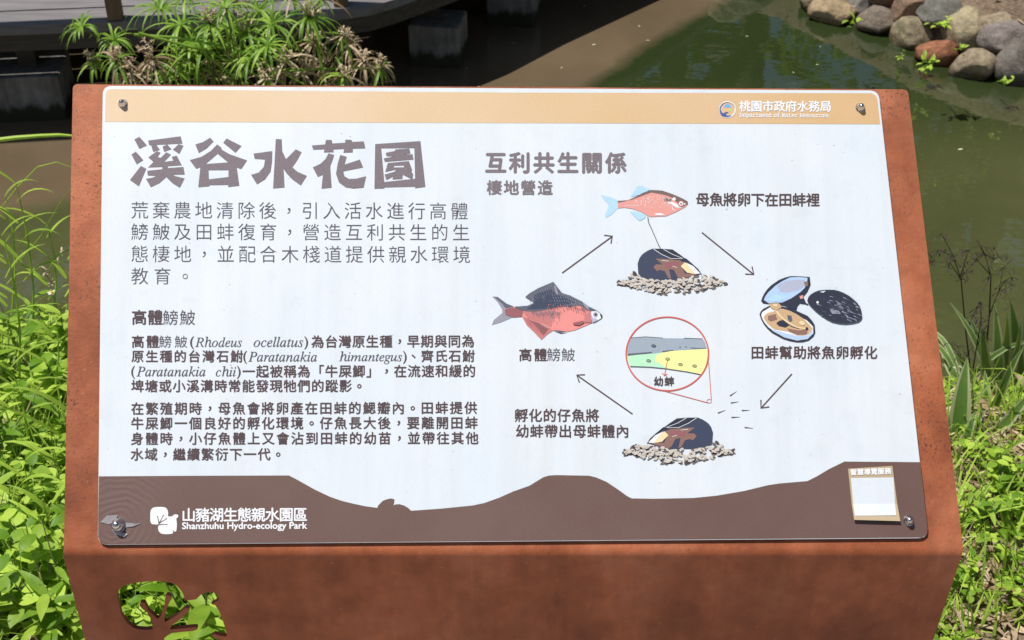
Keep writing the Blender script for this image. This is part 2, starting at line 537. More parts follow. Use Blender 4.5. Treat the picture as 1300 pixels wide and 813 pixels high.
class Art:
    """flat print on the board: layers of filled shapes, each a hair above the last"""
    def __init__(s, base=0.0003):
        s.v, s.f, s.m, s.mats, s.z = [], [], [], [], base

    def mi(s, mat):
        if mat not in s.mats: s.mats.append(mat)
        return s.mats.index(mat)

    def poly(s, mat, pts, holes=(), up=True, raw=False):
        loops = [pts] + list(holes)
        if not raw: loops = [[H(*p) for p in l] for l in loops]
        vs, tri = tess(loops)
        b = len(s.v)
        s.v.extend([(p.x, p.y, s.z) for p in vs])
        k = s.mi(mat)
        for t3 in tri:
            s.f.append(tuple(b + i for i in t3)); s.m.append(k)
        if up: s.z += 0.00007

    def stroke(s, mat, pts, w, w1=None, up=True):
        pts = [Vector(p) for p in pts]
        L, Rr = [], []
        for i, p in enumerate(pts):
            d = (pts[min(i + 1, len(pts) - 1)] - pts[max(i - 1, 0)])
            if d.length == 0: continue
            d.normalize()
            nn = Vector((-d.y, d.x))
            q = i / max(1, len(pts) - 1)
            ww = (w + ((w if w1 is None else w1) - w) * q) / 2
            L.append(tuple(p + nn * ww)); Rr.append(tuple(p - nn * ww))
        for i in range(len(L) - 1):
            s.poly(mat, [L[i], L[i + 1], Rr[i + 1], Rr[i]], up=False)
        if up: s.z += 0.00007

    def disc(s, mat, c, rx, ry=None, rot=0, n=20, up=True, hole=None):
        ry = rx if ry is None else ry

        def ring(a, b):
            return [(c[0] + a * math.cos(t) * math.cos(rot) - b * math.sin(t) * math.sin(rot),
                     c[1] + a * math.cos(t) * math.sin(rot) + b * math.sin(t) * math.cos(rot))
                    for t in [2 * math.pi * k / n for k in range(n)]]
        if hole:
            o, i = ring(rx, ry), ring(rx - hole, ry - hole)
            for k in range(n):
                s.poly(mat, [o[k], o[(k + 1) % n], i[(k + 1) % n], i[k]], up=False)
            if up: s.z += 0.00007
        else:
            s.poly(mat, ring(rx, ry), up=up)

    def build(s, name, parent):
        me = bpy.data.meshes.new(name)
        me.from_pydata(s.v, [], s.f)
        for m in s.mats: me.materials.append(M[m])
        me.polygons.foreach_set("material_index", s.m)
        me.update()
        o = bpy.data.objects.new(name, me)
        COL.objects.link(o)
        o.parent = parent
        return o


def zm(ox, oy, sc):                                      # drawing tablet: local units -> artwork units
    return lambda pts: [(ox + x / sc, oy + y / sc) for x, y in pts]


# --- steel stand: one folded plate (sloping top, rolled edge, upright front with a cut-out)
FOLD_R, FOLD_V = 0.013, -0.2470
ARC = FOLD_R * TILT
TH = 0.005


def unfold_front(x, y):                                  # point of the upright face, as sheet coordinates
    p = aty(x, y, 1.0868)
    return (p.x, p.z)


yc = PC + Vector((0, 1, 0)) * 0
Vd = Vector((0, math.sin(TILT), math.cos(TILT)))
Nd = Vector((0, -math.cos(TILT), math.sin(TILT)))
fold0 = PC - Nd * 0.0040 + Vd * FOLD_V
ctr = fold0 - Nd * FOLD_R
front_end_z = ctr.z
front_y = ctr.y - FOLD_R


def fold_map(x, tt, depth):
    if tt >= 0:
        p = fold0 + Vd * tt; n_ = Nd
    elif tt > -ARC:
        a = -tt / ARC * TILT
        n_ = Vector((0, -math.cos(TILT - a), math.sin(TILT - a)))
        p = ctr + n_ * FOLD_R
    else:
        n_ = Vector((0, -1, 0)); p = ctr + n_ * FOLD_R + Vector((0, 0, tt + ARC))
    q = p - n_ * depth
    return Vector((x, q.y - 1.0868, q.z))


t_top_l, t_top_r = 0.2775 - FOLD_V, 0.2712 - FOLD_V
t_bot = -ARC - front_end_z
outline = [(-0.503, t_top_l)] + [(0.453, t_top_r), (0.4805, 0.0), (0.4795, -ARC), (0.470, -ARC - 0.16), (0.455, t_bot),
                                 (-0.478, t_bot), (-0.4785, -ARC), (-0.4775, 0.0)]
corner = rounded([outline[-1], outline[0], outline[1], outline[2]], 0.006, 4)[5:15]
outline = corner + outline[2:]
cut = [(80, 200), (105, 168), (150, 140), (220, 118), (300, 105), (390, 96), (480, 92), (555, 95), (620, 105), (665, 122), (700, 150), (730, 185), (750, 215),
       (766, 255), (770, 290), (835, 288), (890, 280), (935, 235), (990, 208), (1060, 205), (1110, 235), (1128, 285), (1090, 310),
       (1045, 330), (1085, 340), (1125, 400), (1165, 500), (1200, 620), (1205, 640), (1200, 665), (1130, 655), (1080, 640),
       (1050, 655), (1100, 690), (1195, 705), (1210, 720), (1218, 850), (1195, 980), (1140, 1060), (1050, 1100), (900, 1120), (750, 1100), (680, 1050), (625, 985),
       (590, 930), (570, 860), (550, 720), (560, 680), (620, 630), (760, 615), (860, 605), (900, 590), (904, 578), (890, 568), (850, 570), (730, 583), (620, 590),
       (640, 545), (720, 490), (810, 410), (818, 395), (815, 380), (805, 369), (790, 368), (760, 385), (700, 440), (570, 515), (560, 480), (575, 420),
       (590, 360), (625, 290), (630, 268), (620, 250), (608, 240), (595, 238), (578, 244), (570, 260), (565, 330), (530, 440), (515, 465), (490, 480), (460, 455), (400, 400),
       (370, 340), (362, 325), (350, 315), (335, 311), (320, 315), (308, 328), (305, 345), (340, 385), (380, 410), (400, 445), (420, 480), (440, 560),
       (440, 590), (380, 595), (300, 590), (240, 575), (180, 525), (120, 440), (95, 330), (80, 260)]
hole = []
for (x, y) in zm(140, 725, 8.125)(cut):
    px, pz = unfold_front(x, y)
    hole.append((px, pz - front_end_z - ARC))
bm = bmesh.new()
vs, tri = tess([outline, hole])
bv = [bm.verts.new(p) for p in vs]
for f in tri:
    try: bm.faces.new([bv[i] for i in f])
    except ValueError: pass
for k in range(13):
    cutz = -ARC * k / 12
    g = list(bm.verts) + list(bm.edges) + list(bm.faces)
    bmesh.ops.bisect_plane(bm, geom=g, plane_co=(0, cutz, 0), plane_no=(0, 1, 0), dist=1e-6)
bm.verts.ensure_lookup_table(); bm.faces.ensure_lookup_table()
nv = len(bm.verts)
for i, v_ in enumerate(bm.verts): v_.index = i
flat = [(v_.co.x, v_.co.y) for v_ in bm.verts]
faces = [[v_.index for v_ in f.verts] for f in bm.faces]
border = [(e.verts[0].index, e.verts[1].index, e.link_loops[0].vert.index) for e in bm.edges if len(e.link_faces) == 1]
bm.free()
V = [fold_map(x, y, 0) for x, y in flat] + [fold_map(x, y, TH) for x, y in flat]
F = list(faces) + [[i + nv for i in f[::-1]] for f in faces]
for a, b, first in border:
    if first != a: a, b = b, a
    F.append([b, a, a + nv, b + nv])
me = bpy.data.meshes.new("steel_stand")
me.from_pydata([tuple(p) for p in V], [], F)
me.materials.append(M["steel"])
for p in me.polygons:
    ys = [flat[i % nv][1] for i in p.vertices]
    p.use_smooth = len(set(i < nv for i in p.vertices)) == 1
me.update()
stand = bpy.data.objects.new("steel_stand", me)
COL.objects.link(stand)
stand.parent = sign
me.set_sharp_from_angle(angle=R(40))

# --- board
pl = [(-.4675, .2741), (.4185, .2684), (.4433, -.2378), (-.4404, -.2448)]
ol = rounded(pl, 0.011, 6)
m = MB()
nO = len(ol)
inner = [(x * (1 - 0.0006 / max(.01, math.hypot(x, y))), y * (1 - 0.0006 / max(.01, math.hypot(x, y)))) for x, y in ol]
b0 = len(m.v)
m.v += [(x, y, 0) for x, y in inner] + [(x, y, -0.0005) for x, y in ol] + [(x, y, -0.0032) for x, y in ol] + [(x, y, -0.0032) for x, y in inner]
m.f.append(tuple(range(nO))); m.m.append(0); m.c.append(None)
for lay in range(2):
    for i in range(nO):
        j = (i + 1) % nO
        m.f.append((lay * nO + j, lay * nO + i, (lay + 1) * nO + i, (lay + 1) * nO + j)); m.m.append(1 if lay == 0 else 2); m.c.append(None)
m.f.append(tuple(range(3 * nO - 1, 2 * nO - 1, -1))); m.m.append(2); m.c.append(None)
panel = m.build("board", [M["board"], M["board_edge"], M["board_core"]], sign)
panel.matrix_parent_inverse = Matrix.Identity(4)
panel.matrix_local = panel_root_m

a = Art(0.0002)
a.poly("tan", [(134, 119), (136, 115), (141, 113.3), (640, 117.8), (1106, 118.6), (1111, 121), (1113.5, 125), (1117.5, 158), (700, 156.7), (133.3, 155)])
a.build("header_band", panel)

rip = H(150, 666)
M["hill"] = brown_print((rip[0], rip[1], 0))
a = Art(0.0002)
hill = [(125.6, 605), (240, 604.3), (366.8, 603.9), (374, 607.5), (383, 612.5), (400, 622), (419, 631), (434, 636.2), (448, 639.6), (464, 643), (479, 645), (480, 642), (482.5, 639.6), (486, 636),
        (491.5, 634), (496, 633), (500.6, 634), (500.6, 638), (498.8, 644), (500, 641.5), (502, 640.7), (507, 640.3), (513, 642), (518, 645), (522, 648.7), (560, 646), (600, 642), (615, 638.8), (634, 632), (652, 624),
        (672, 617), (690, 606), (697, 604), (706, 603.4), (748, 604.2), (757, 606.5), (770, 612), (785, 622), (796, 630), (802, 633), (830, 633.5), (880, 632.5), (910, 629.5), (945, 623.5),
        (975, 616.2), (990, 614), (1025, 611), (1037, 605), (1052, 596), (1072, 586.2), (1120, 586.6), (1168.2, 587), (1172.2, 622), (1177.6, 671), (1177, 678), (1170, 682.6), (860, 685.2), (640, 687), (134, 691.2),
        (127.5, 689), (124.6, 682), (124.8, 650)]
a.poly("hill", hill)
a.build("hill_silhouette", panel)


# --- lettering -----------------------------------------------------------------
_glyph = {}


def glyph(txt, weight=0.0):
    k = (txt, min(0.0, weight))
    if k not in _glyph:
        cu = bpy.data.curves.new("lettering", 'FONT')
        cu.body = txt
        cu.resolution_u = 3
        cu.offset = min(0.0, weight)
        cu.size = 1.0
        o = bpy.data.objects.new("lettering", cu)
        COL.objects.link(o)
        dg = bpy.context.evaluated_depsgraph_get()
        me = bpy.data.meshes.new_from_object(o.evaluated_get(dg))
        vs = [(p.co.x, p.co.y) for p in me.vertices]
        fs = [tuple(p.vertices) for p in me.polygons]
        bpy.data.objects.remove(o); bpy.data.curves.remove(cu); bpy.data.meshes.remove(me)
        xs = [p[0] for p in vs]; ys = [p[1] for p in vs]
        _glyph[k] = (vs, fs, (min(xs), max(xs), min(ys), max(ys)) if vs else None)
    return _glyph[k]


REF = glyph("國", 0.0)[2]                                 # a full-width square character gives the em box
CJ_CX, CJ_CY = (REF[0] + REF[1]) / 2, (REF[2] + REF[3]) / 2
CJ_W = max(REF[1] - REF[0], REF[3] - REF[2])


def put(art, mat, g, fn, z=None):
    vs, fs, wt = g
    k = art.mi(mat)
    steps = [(0, 0)] if wt <= 0 else [(0, 0), (wt, 0), (-wt, 0), (0, wt), (0, -wt)]
    for n_, (dx, dy) in enumerate(steps):                # heavier faces: the same character again, a touch to each side
        b = len(art.v)
        art.v.extend([(*H(*fn(x + dx, y + dy)), art.z + n_ * 1.2e-5) for x, y in vs])
        for f in fs:
            art.f.append(tuple(b + i for i in f)); art.m.append(k)


def row(art, mat, txt, x0, x1, yt, yb, weight=0.0, rise=0.0):
    """evenly spaced square characters from x0 to x1; rise = how far the right end drops"""
    n = len(txt)
    em = (yb - yt)
    hw = em / 2
    for i, ch in enumerate(txt):
        q = 0.5 if n == 1 else i / (n - 1)
        cx = x0 + hw + (x1 - x0 - em) * q
        cy = (yt + yb) / 2 + rise * (cx - x0) / max(1, x1 - x0)
        g = glyph(ch, weight)
        sc = em / (CJ_W * 1.06)
        ox, oy = CJ_CX, CJ_CY
        if ch in "，。、":
            ox, oy = (g[2][0] + g[2][1]) / 2, (g[2][2] + g[2][3]) / 2
        put(art, mat, (g[0], g[1], weight), lambda x, y: (cx + (x - ox) * sc, cy - (y - oy) * sc))


def word(art, mat, txt, x0, x1, yt, yb, weight=0.0, rise=0.0):
    """a latin word stretched into its box (yt, yb: its own ink top and bottom)"""
    g = glyph(txt, weight)
    a0, a1, b0, b1 = g[2]

    def fn(x, y):
        q = (x - a0) / (a1 - a0)
        return (x0 + (x1 - x0) * q, yb - (y - b0) / (b1 - b0) * (yb - yt) + rise * q)
    put(art, mat, (g[0], g[1], weight), fn)


def italic(s):
    out = ""
    for ch in s:
        if ch == "h": out += "\u210e"
        elif "a" <= ch <= "z": out += chr(0x1D44E + ord(ch) - 97)
        elif "A" <= ch <= "Z": out += chr(0x1D434 + ord(ch) - 65)
        else: out += ch
    return out


def mono(s):
    out = ""
    for ch in s:
        if "a" <= ch <= "z": out += chr(0x1D68A + ord(ch) - 97)
        elif "A" <= ch <= "Z": out += chr(0x1D670 + ord(ch) - 65)
        else: out += ch
    return out


BW = 0.021
# title: brush-cut heavy characters
a = Art()
T = [
 (160, [[(108, 125), (172, 92), (225, 150), (270, 202), (172, 246)], [(70, 320), (126, 284), (175, 335), (222, 392), (138, 447)], [(192, 468), (262, 503), (165, 730), (52, 648)],
        [(285, 140), (705, 85), (728, 178), (300, 200)], [(325, 205), (395, 200), (437, 258), (350, 285)], [(472, 218), (530, 190), (588, 250), (492, 285)],
        [(680, 185), (740, 205), (688, 312), (605, 258)],
        [(400, 275), (445, 295), (405, 355), (450, 360), (520, 292), (580, 320), (490, 415), (610, 400), (590, 350), (655, 335), (720, 458), (540, 470), (538, 495),
         (740, 480), (758, 578), (600, 580), (640, 600), (756, 628), (695, 748), (600, 690), (520, 610), (430, 690), (320, 742), (257, 632), (340, 620), (395, 595),
         (280, 590), (275, 530), (468, 510), (468, 480), (285, 487), (355, 415), (288, 357)]], []),
 (236, [[(122, 190), (220, 160), (312, 103), (357, 150), (270, 240), (168, 300)], [(525, 113), (718, 210), (640, 297), (482, 168)],
        [(405, 190), (458, 232), (460, 255), (560, 315), (790, 395), (715, 508), (655, 488), (690, 722), (545, 740), (548, 712), (305, 715), (303, 730), (160, 742),
         (187, 485), (132, 503), (50, 392), (200, 350), (320, 275)]], [(2, [(410, 310), (545, 422), (255, 442)]), (2, [(292, 522), (550, 522), (550, 610), (296, 640)])]),
 (314, [[(80, 308), (322, 275), (318, 420), (300, 540), (230, 640), (125, 705), (50, 585), (150, 550), (215, 475), (228, 385), (95, 375)],
        [(367, 120), (443, 123), (450, 275), (500, 380), (625, 253), (700, 290), (640, 400), (580, 485), (650, 545), (768, 595), (690, 718), (580, 640), (500, 555),
         (467, 500), (480, 745), (332, 758), (352, 420)]], []),
 (390, [[(60, 203), (232, 190), (242, 132), (315, 132), (325, 178), (490, 168), (492, 128), (572, 132), (582, 158), (730, 150), (750, 240), (588, 245), (588, 293),
         (467, 296), (478, 248), (335, 255), (343, 290), (215, 293), (222, 252), (78, 258)],
        [(275, 305), (348, 325), (325, 400), (297, 470), (305, 600), (315, 748), (185, 760), (203, 580), (138, 610), (72, 485), (170, 440), (235, 380)],
        [(428, 325), (510, 350), (480, 450), (680, 385), (722, 487), (465, 537), (480, 600), (540, 635), (640, 630), (760, 600), (728, 748), (600, 760), (500, 745),
         (410, 680), (372, 570), (395, 430)]], []),
 (466, [[(105, 185), (688, 147), (752, 738), (618, 755), (620, 735), (222, 745), (222, 758), (95, 762)],
        [(240, 298), (360, 275), (365, 255), (545, 243), (560, 305), (455, 325), (585, 315), (600, 385), (230, 415), (215, 370), (350, 345), (250, 340)],
        [(268, 430), (540, 405), (580, 515), (575, 545), (595, 575), (585, 632), (570, 635), (460, 580), (455, 635), (328, 642), (335, 605), (250, 650), (225, 580),
         (360, 540), (370, 515), (235, 545)]],
       [(0, [(182, 240), (610, 237), (620, 632), (222, 675)]), (2, [(343, 465), (478, 460), (475, 485), (350, 487)])]),
]
for ox, polys, holes in T:
    zf = zm(ox, 165, 10.1625)
    for i, p in enumerate(polys):
        a.poly("title", zf(p), [zf(h) for k, h in holes if k == i], up=False)
a.build("title_lettering", panel)

a = Art()
for txt, x0, x1, yt, yb, rise in (("荒棄農地清除後，引入活水進行高體", 166.6, 594, 256.7, 278.4, 1.2), ("鰟鮍及田蚌復育，營造互利共生的生", 166.6, 596, 284.2, 305.6, 1.0),
                                  ("態棲地，並配合木棧道提供親水環境", 166.6, 597, 312.3, 334.0, 0.8), ("教育。", 166.6, 246, 340.5, 362, 0)):
    row(a, "thin_ink", txt, x0, x1, yt, yb, -0.006, rise)
a.build("introduction_lettering", panel)

a = Art()
B, TN = "dark_ink", "thin_ink"
row(a, B, "高體", 167.5, 206.3, 394.4, 413, BW)
row(a, TN, "鰟鮍", 207, 247.5, 394.4, 413.5)
# first paragraph
row(a, B, "高體", 167.3, 201.5, 426.6, 442.2, BW)
row(a, TN, "鰟鮍", 202, 237.4, 426.6, 442.2)
word(a, B, "(", 241.5, 246.2, 427.5, 443.5, .012)
word(a, TN, italic("Rhodeus"), 247.8, 307, 427.8, 440.8, .004)
word(a, TN, italic("ocellatus"), 322, 384.8, 427.8, 440.8, .004)
word(a, B, ")", 386.5, 391, 427.5, 443.5, .012)
row(a, B, "為台灣原生種，早期與同為", 395.5, 602, 426.6, 442.2, BW, -.6)
row(a, B, "原生種的台灣石鮒", 167.3, 308.3, 445.4, 460.6, BW)
word(a, B, "(", 309, 313.4, 446, 462, .012)
word(a, TN, italic("Paratanakia"), 315.2, 402.2, 446.4, 459.4, .004)
word(a, TN, italic("himantegus"), 431.7, 510.4, 446.4, 462.4, .004)
word(a, B, ")", 511.8, 516.2, 446, 462, .012)
row(a, B, "、齊氏石鮒", 517.5, 602.5, 445.2, 460.4, BW, -.3)
word(a, B, "(", 166.8, 171.2, 465, 481, .012)
word(a, TN, italic("Paratanakia"), 173.2, 260.8, 465.2, 478.2, .004)
word(a, TN, italic("chii"), 274, 299.6, 465.2, 478.2, .004)
word(a, B, ")", 301, 305.4, 465, 481, .012)
row(a, B, "一起被稱為「牛屎鯽」，在流速和緩的", 308, 603.5, 464.4, 480, BW, -.5)
row(a, B, "埤塘或小溪溝時常能發現牠們的蹤影。", 166.8, 464, 483, 498.6, BW, -.2)
# second paragraph
row(a, B, "在繁殖期時，母魚會將卵產在田蚌的鰓瓣內。田蚌提供", 166.8, 605.4, 511.6, 527.2, BW, -1)
row(a, B, "牛屎鯽一個良好的孵化環境。仔魚長大後，要離開田蚌", 166.6, 606.2, 530.4, 546, BW, -.8)
row(a, B, "身體時，小仔魚體上又會沾到田蚌的幼苗，並帶往其他", 166.4, 607.2, 549.8, 565.4, BW, -.8)
row(a, B, "水域，繼續繁衍下一代。", 166.2, 361, 569.8, 585.4, BW, -.3)
a.build("text_lettering", panel)

a = Art()
row(a, "title", "互利共生關係", 616.3, 795, 194.4, 220.4, .034, .4)
row(a, "title", "棲地營造", 618.5, 701.2, 229.8, 248.2, .028)
a.build("heading_lettering", panel)
a = Art()
row(a, B, "母魚將卵下在田蚌裡", 883.6, 1040.2, 245.6, 262.2, BW + .004, .6)
a.build("caption_lettering", panel)
a = Art()
row(a, B, "高體", 659, 694, 443.2, 459.2, BW)
row(a, TN, "鰟鮍", 694.4, 729.6, 442.6, 459.4)
a.build("caption_lettering", panel)
a = Art()
row(a, B, "田蚌幫助將魚卵孵化", 953.4, 1113.4, 440.2, 456.4, BW + .004)
a.build("caption_lettering", panel)
a = Art()
row(a, B, "孵化的仔魚將", 653.4, 760.4, 519.8, 536.2, BW, .2)
row(a, B, "幼蚌帶出母蚌體內", 655, 798.4, 539.8, 556.2, BW, .2)
a.build("caption_lettering", panel)
a = Art(.0009)
row(a, B, "幼蚌", 830, 855.4, 478.6, 490.4, BW)
a.build("caption_lettering", panel)

a = Art(.0006)
row(a, "white_ink", "桃園市政府水務局", 938.8, 1055, 128.6, 142.4, .026, .2)
word(a, "white_ink", mono("Department of Water Resources"), 939.2, 1051.5, 143.4, 150.6, .02, .6)
a.build("agency_lettering", panel)

a = Art(.0006)
row(a, "white_ink", "山豬湖生態親水園區", 231, 390, 645.8, 663.2, .022, -.6)
word(a, "white_ink", "Shanzhuhu Hydro-ecology Park", 231.5, 389.8, 663.6, 674.6, .03, -.5)
a.build("park_lettering", panel)

# --- emblems
a = Art(.0006)
zf = zm(905, 120, 20.325)
a.disc("white_ink", zf([(375, 395)])[0], 10.6, n=40)
a.disc("tan", zf([(385, 390)])[0], 8.6, n=40)
arc = []
for k in range(33):
    q = k / 32
    an = R(12 + 285 * q)
    arc.append((375 + 190 * math.cos(an), 395 - 178 * math.sin(an) + (0)))
N_ = len(arc)
for i in range(N_ - 1):
    q = i / (N_ - 2)
    w = (0.35 + 1.15 * min(1, q * 2) + 1.7 * max(0, 1 - abs(q - 0.78) / 0.2))
    a.stroke("navy" if q < .42 else "blue", zf([arc[i], arc[i + 1]]), w, up=False)
a.z += .00007
a.poly("skyblue", zf([(280, 335), (320, 268), (380, 255), (440, 275), (468, 342), (380, 350)]))
a.poly("lime", zf([(425, 365), (475, 360), (460, 435), (412, 445)]))
a.poly("blue", zf([(250, 500), (300, 478), (340, 465), (345, 540), (300, 545)]))
a.poly("navy", zf([(300, 480), (340, 463), (400, 472), (385, 494)]))
a.build("agency_emblem", panel)

a = Art(.0006)
zf = zm(190, 636, 16.26)
a.poly("white_ink", zf([(15, 270), (22, 210), (45, 165), (85, 138), (150, 128), (220, 127), (290, 130), (330, 142), (362, 172), (380, 215), (386, 260), (380, 322), (430, 324), (470, 320), (490, 298), (510, 285),
                        (550, 278), (598, 300), (580, 350), (552, 365), (565, 470), (562, 560), (552, 630), (520, 640), (497, 620), (475, 600), (480, 625), (490, 660), (460, 682),
                        (380, 690), (300, 690), (245, 680), (205, 650), (182, 610), (176, 560), (185, 520), (190, 500), (150, 490), (110, 489), (60, 486), (30, 462), (16, 410)]))
for p in ([(178, 500), (225, 420), (285, 300)], [(192, 455), (185, 400), (165, 330)], [(200, 465), (270, 420), (350, 372)], [(195, 495), (270, 490), (355, 492)]):
    a.stroke("hill", zf(p), 1.5, .7, up=False)
    a.disc("hill", zf([p[-1]])[0], .85, n=10, up=False)
a.build("park_emblem", panel)

# --- fish and mussel life cycle drawings
random.seed(5)
a = Art()
zf = zm(760, 230, 10.167)
a.poly("fin", zf([(25, 178), (60, 235), (130, 300), (118, 350), (80, 450), (95, 472), (160, 440), (255, 345), (252, 250), (130, 205)]))
a.poly("fin", zf([(410, 208), (500, 65), (560, 65), (665, 112), (560, 170)]))
a.poly("fin", zf([(405, 398), (500, 402), (605, 432), (600, 475), (540, 515), (500, 500)]))
a.poly("pink", zf([(245, 262), (380, 257), (470, 220), (580, 160), (680, 125), (820, 130), (950, 175), (1080, 230), (1145, 270), (1152, 298), (1120, 335), (1000, 400),
                   (870, 455), (660, 465), (560, 405), (440, 360), (330, 345), (250, 352)]))
a.poly("backbrown", zf([(245, 258), (380, 250), (470, 208), (580, 150), (680, 118), (820, 126), (950, 170), (1080, 226), (1148, 265), (1152, 300), (1120, 318), (1060, 330), (1020, 290),
                        (960, 225), (880, 190), (800, 172), (680, 150), (560, 195), (440, 240), (330, 268), (290, 275), (250, 282)]))
a.poly("backbrown", zf([(840, 215), (940, 235), (930, 262), (850, 268)]))
for i in range(70):
    x = random.uniform(480, 930); top = 175 + abs(x - 740) * .22
    y = top + abs(random.gauss(0, 55)) + 5
    if y > 420: continue
    a.stroke("white_ink", zf([(x, y), (x + random.uniform(-6, 6), y + random.uniform(8, 26))]), .55, .25, up=False)
a.stroke("white_ink", zf([(330, 328), (420, 316), (520, 320)]), .5, up=False)
a.z += 7e-5
a.poly("white_ink", zf([(868, 284), (950, 272), (1010, 300), (1075, 350), (1000, 345), (925, 296)]), up=False)
a.poly("white_ink", zf([(720, 425), (800, 415), (860, 445), (740, 445)]), up=False)
a.stroke("white_ink", zf([(950, 330), (955, 370), (990, 385)]), .8, up=False)
a.z += 7e-5
a.disc("white_ink", zf([(972, 236)])[0], 2.2, n=12)
a.disc("backbrown", zf([(1062, 296)])[0], 4.2, n=16)
a.disc("pink", zf([(1062, 296)])[0], 3.5, n=16)
a.disc("white_ink", zf([(1062, 296)])[0], 2.4, n=16)
a.disc("navy_dark", zf([(1062, 298)])[0], 1.1, n=10)
a.disc("white_ink", zf([(1110, 300)])[0], 1.1, n=8)
a.stroke("navy_dark", zf([(632, 462), (640, 530), (690, 640), (765, 815)]) + [(838.4, 316)], .8)
a.build("spawning_fish_drawing", panel)

a = Art()
zf = zm(620, 350, 8.667)
a.poly("slate_light", zf([(42, 230), (105, 238), (200, 310), (275, 340), (200, 400), (275, 458), (130, 520), (38, 545), (60, 490), (155, 412), (150, 370), (100, 290)]))
a.poly("slate", zf([(60, 232), (105, 238), (200, 310), (275, 340), (230, 380), (180, 350), (150, 310)]))
a.poly("finred", zf([(372, 455), (480, 510), (600, 550), (715, 605), (640, 655), (585, 710), (500, 620), (420, 545)]))
a.poly("maroon", zf([(425, 472), (560, 530), (660, 590), (605, 665), (545, 575)]))
a.poly("coral", zf([(180, 370), (270, 348), (380, 380), (550, 390), (700, 360), (900, 300), (1050, 345), (1125, 400), (1147, 520), (1050, 562), (960, 600), (860, 622), (790, 622), (705, 605), (640, 560),
                    (560, 525), (420, 475), (370, 455), (270, 462), (190, 435)]))
a.poly("maroon", zf([(180, 375), (270, 350), (385, 380), (372, 455), (270, 462), (190, 435)]))
a.poly("finred", zf([(385, 390), (640, 372), (745, 360), (720, 450), (690, 570), (600, 520), (500, 475)]))
for k in range(120):
    x = random.uniform(400, 780); y = random.uniform(378, 395) + abs(random.gauss(0, 48)) * (1 if x > 480 else .5)
    if y > 430 + (x - 400) * .42: continue
    a.stroke(random.choice(("slate_light", "slate", "slate_light", "finred")), zf([(x, y), (x + random.uniform(-3, 7), y + random.uniform(14, 32))]), .6, .2, up=False)
a.z += 7e-5
a.poly("finred", zf([(380, 400), (470, 410), (580, 470), (650, 540), (560, 510), (430, 468)]))
a.poly("slate", zf([(405, 238), (450, 200), (550, 140), (715, 72), (760, 130), (810, 195), (900, 222), (1030, 290), (1110, 345), (1190, 385), (1250, 432), (1130, 395), (1050, 355), (1000, 330), (900, 345), (800, 340),
                    (700, 365), (550, 395), (420, 395), (370, 385), (275, 345), (430, 335), (505, 300)]))
a.poly("navy", zf([(500, 215), (620, 170), (690, 150), (720, 185), (860, 250), (950, 300), (800, 330), (640, 365), (500, 375), (420, 372), (505, 310)]))
a.poly("slate_light", zf([(720, 110), (740, 120), (770, 210), (745, 205)]))
for r_ in range(5):
    for k in range(13):
        x = 700 + k * 27 + r_ * 12; y = 205 + r_ * 33 + max(0, (x - 850)) * .42
        if x > 1090: continue
        a.stroke("slate_light" if r_ < 3 else "slate", zf([(x, y), (x + 9, y + 20)]), .62, .3, up=False)
for k in range(90):                                    # scales along the back
    x = random.uniform(640, 1090); y = 318 + abs(random.gauss(0, 26)) + max(0, x - 900) * .22
    a.stroke(random.choice(("slate", "navy", "finred")), zf([(x, y), (x + 8, y + random.uniform(14, 30))]), .75, .25, up=False)
for k in range(60):
    x = random.uniform(430, 1000); y = 250 + random.gauss(0, 45) + max(0, x - 800) * .35
    if y < 170 + abs(x - 700) * .22 or y > 360: continue
    a.stroke(random.choice(("slate", "slate_light")), zf([(x, y), (x + 10, y + 16)]), .4, .15, up=False)
for k in range(12):                                    # fin rays
    q = k / 11
    a.stroke("slate_light", zf([(440 + 280 * q, 232 - 150 * q), (500 + 230 * q, 290 - 100 * q)]), .35, .15, up=False)
    a.stroke("maroon", zf([(420 + 230 * q, 490 + 95 * q), (470 + 150 * q, 560 + 120 * q * (1 if q < .8 else .7))]), .35, .15, up=False)
a.z += 7e-5
for k in range(22):
    x = 480 + k * 15; a.stroke("slate", zf([(x, 385 + random.uniform(0, 40)), (x + 4, 430 + random.uniform(0, 60))]), .5, .2, up=False)
a.z += 7e-5
a.poly("slate_light", zf([(1030, 290), (1110, 345), (1100, 385), (1065, 350)]), up=False)
a.poly("white_ink", zf([(1130, 398), (1190, 395), (1250, 440), (1240, 472), (1195, 500), (1147, 520), (1130, 455)]))
a.poly("finred", zf([(1060, 430), (1120, 400), (1140, 460), (1130, 520), (1050, 520)]))
a.poly("pearl_grey", zf([(1130, 430), (1150, 470), (1200, 480), (1195, 500), (1147, 520), (1130, 470)]))
a.disc("pearl_grey", zf([(1178, 434)])[0], 3.4, n=16)
a.disc("navy_dark", zf([(1180, 433)])[0], 1.7, n=12)
a.poly("navy_dark", zf([(1225, 425), (1256, 440), (1240, 470), (1232, 450)]))
a.poly("maroon", zf([(928, 525), (1045, 500), (1050, 525), (1000, 552), (940, 545)]))
a.poly("slate", zf([(710, 600), (860, 620), (790, 630)]))
a.build("adult_fish_drawing", panel)


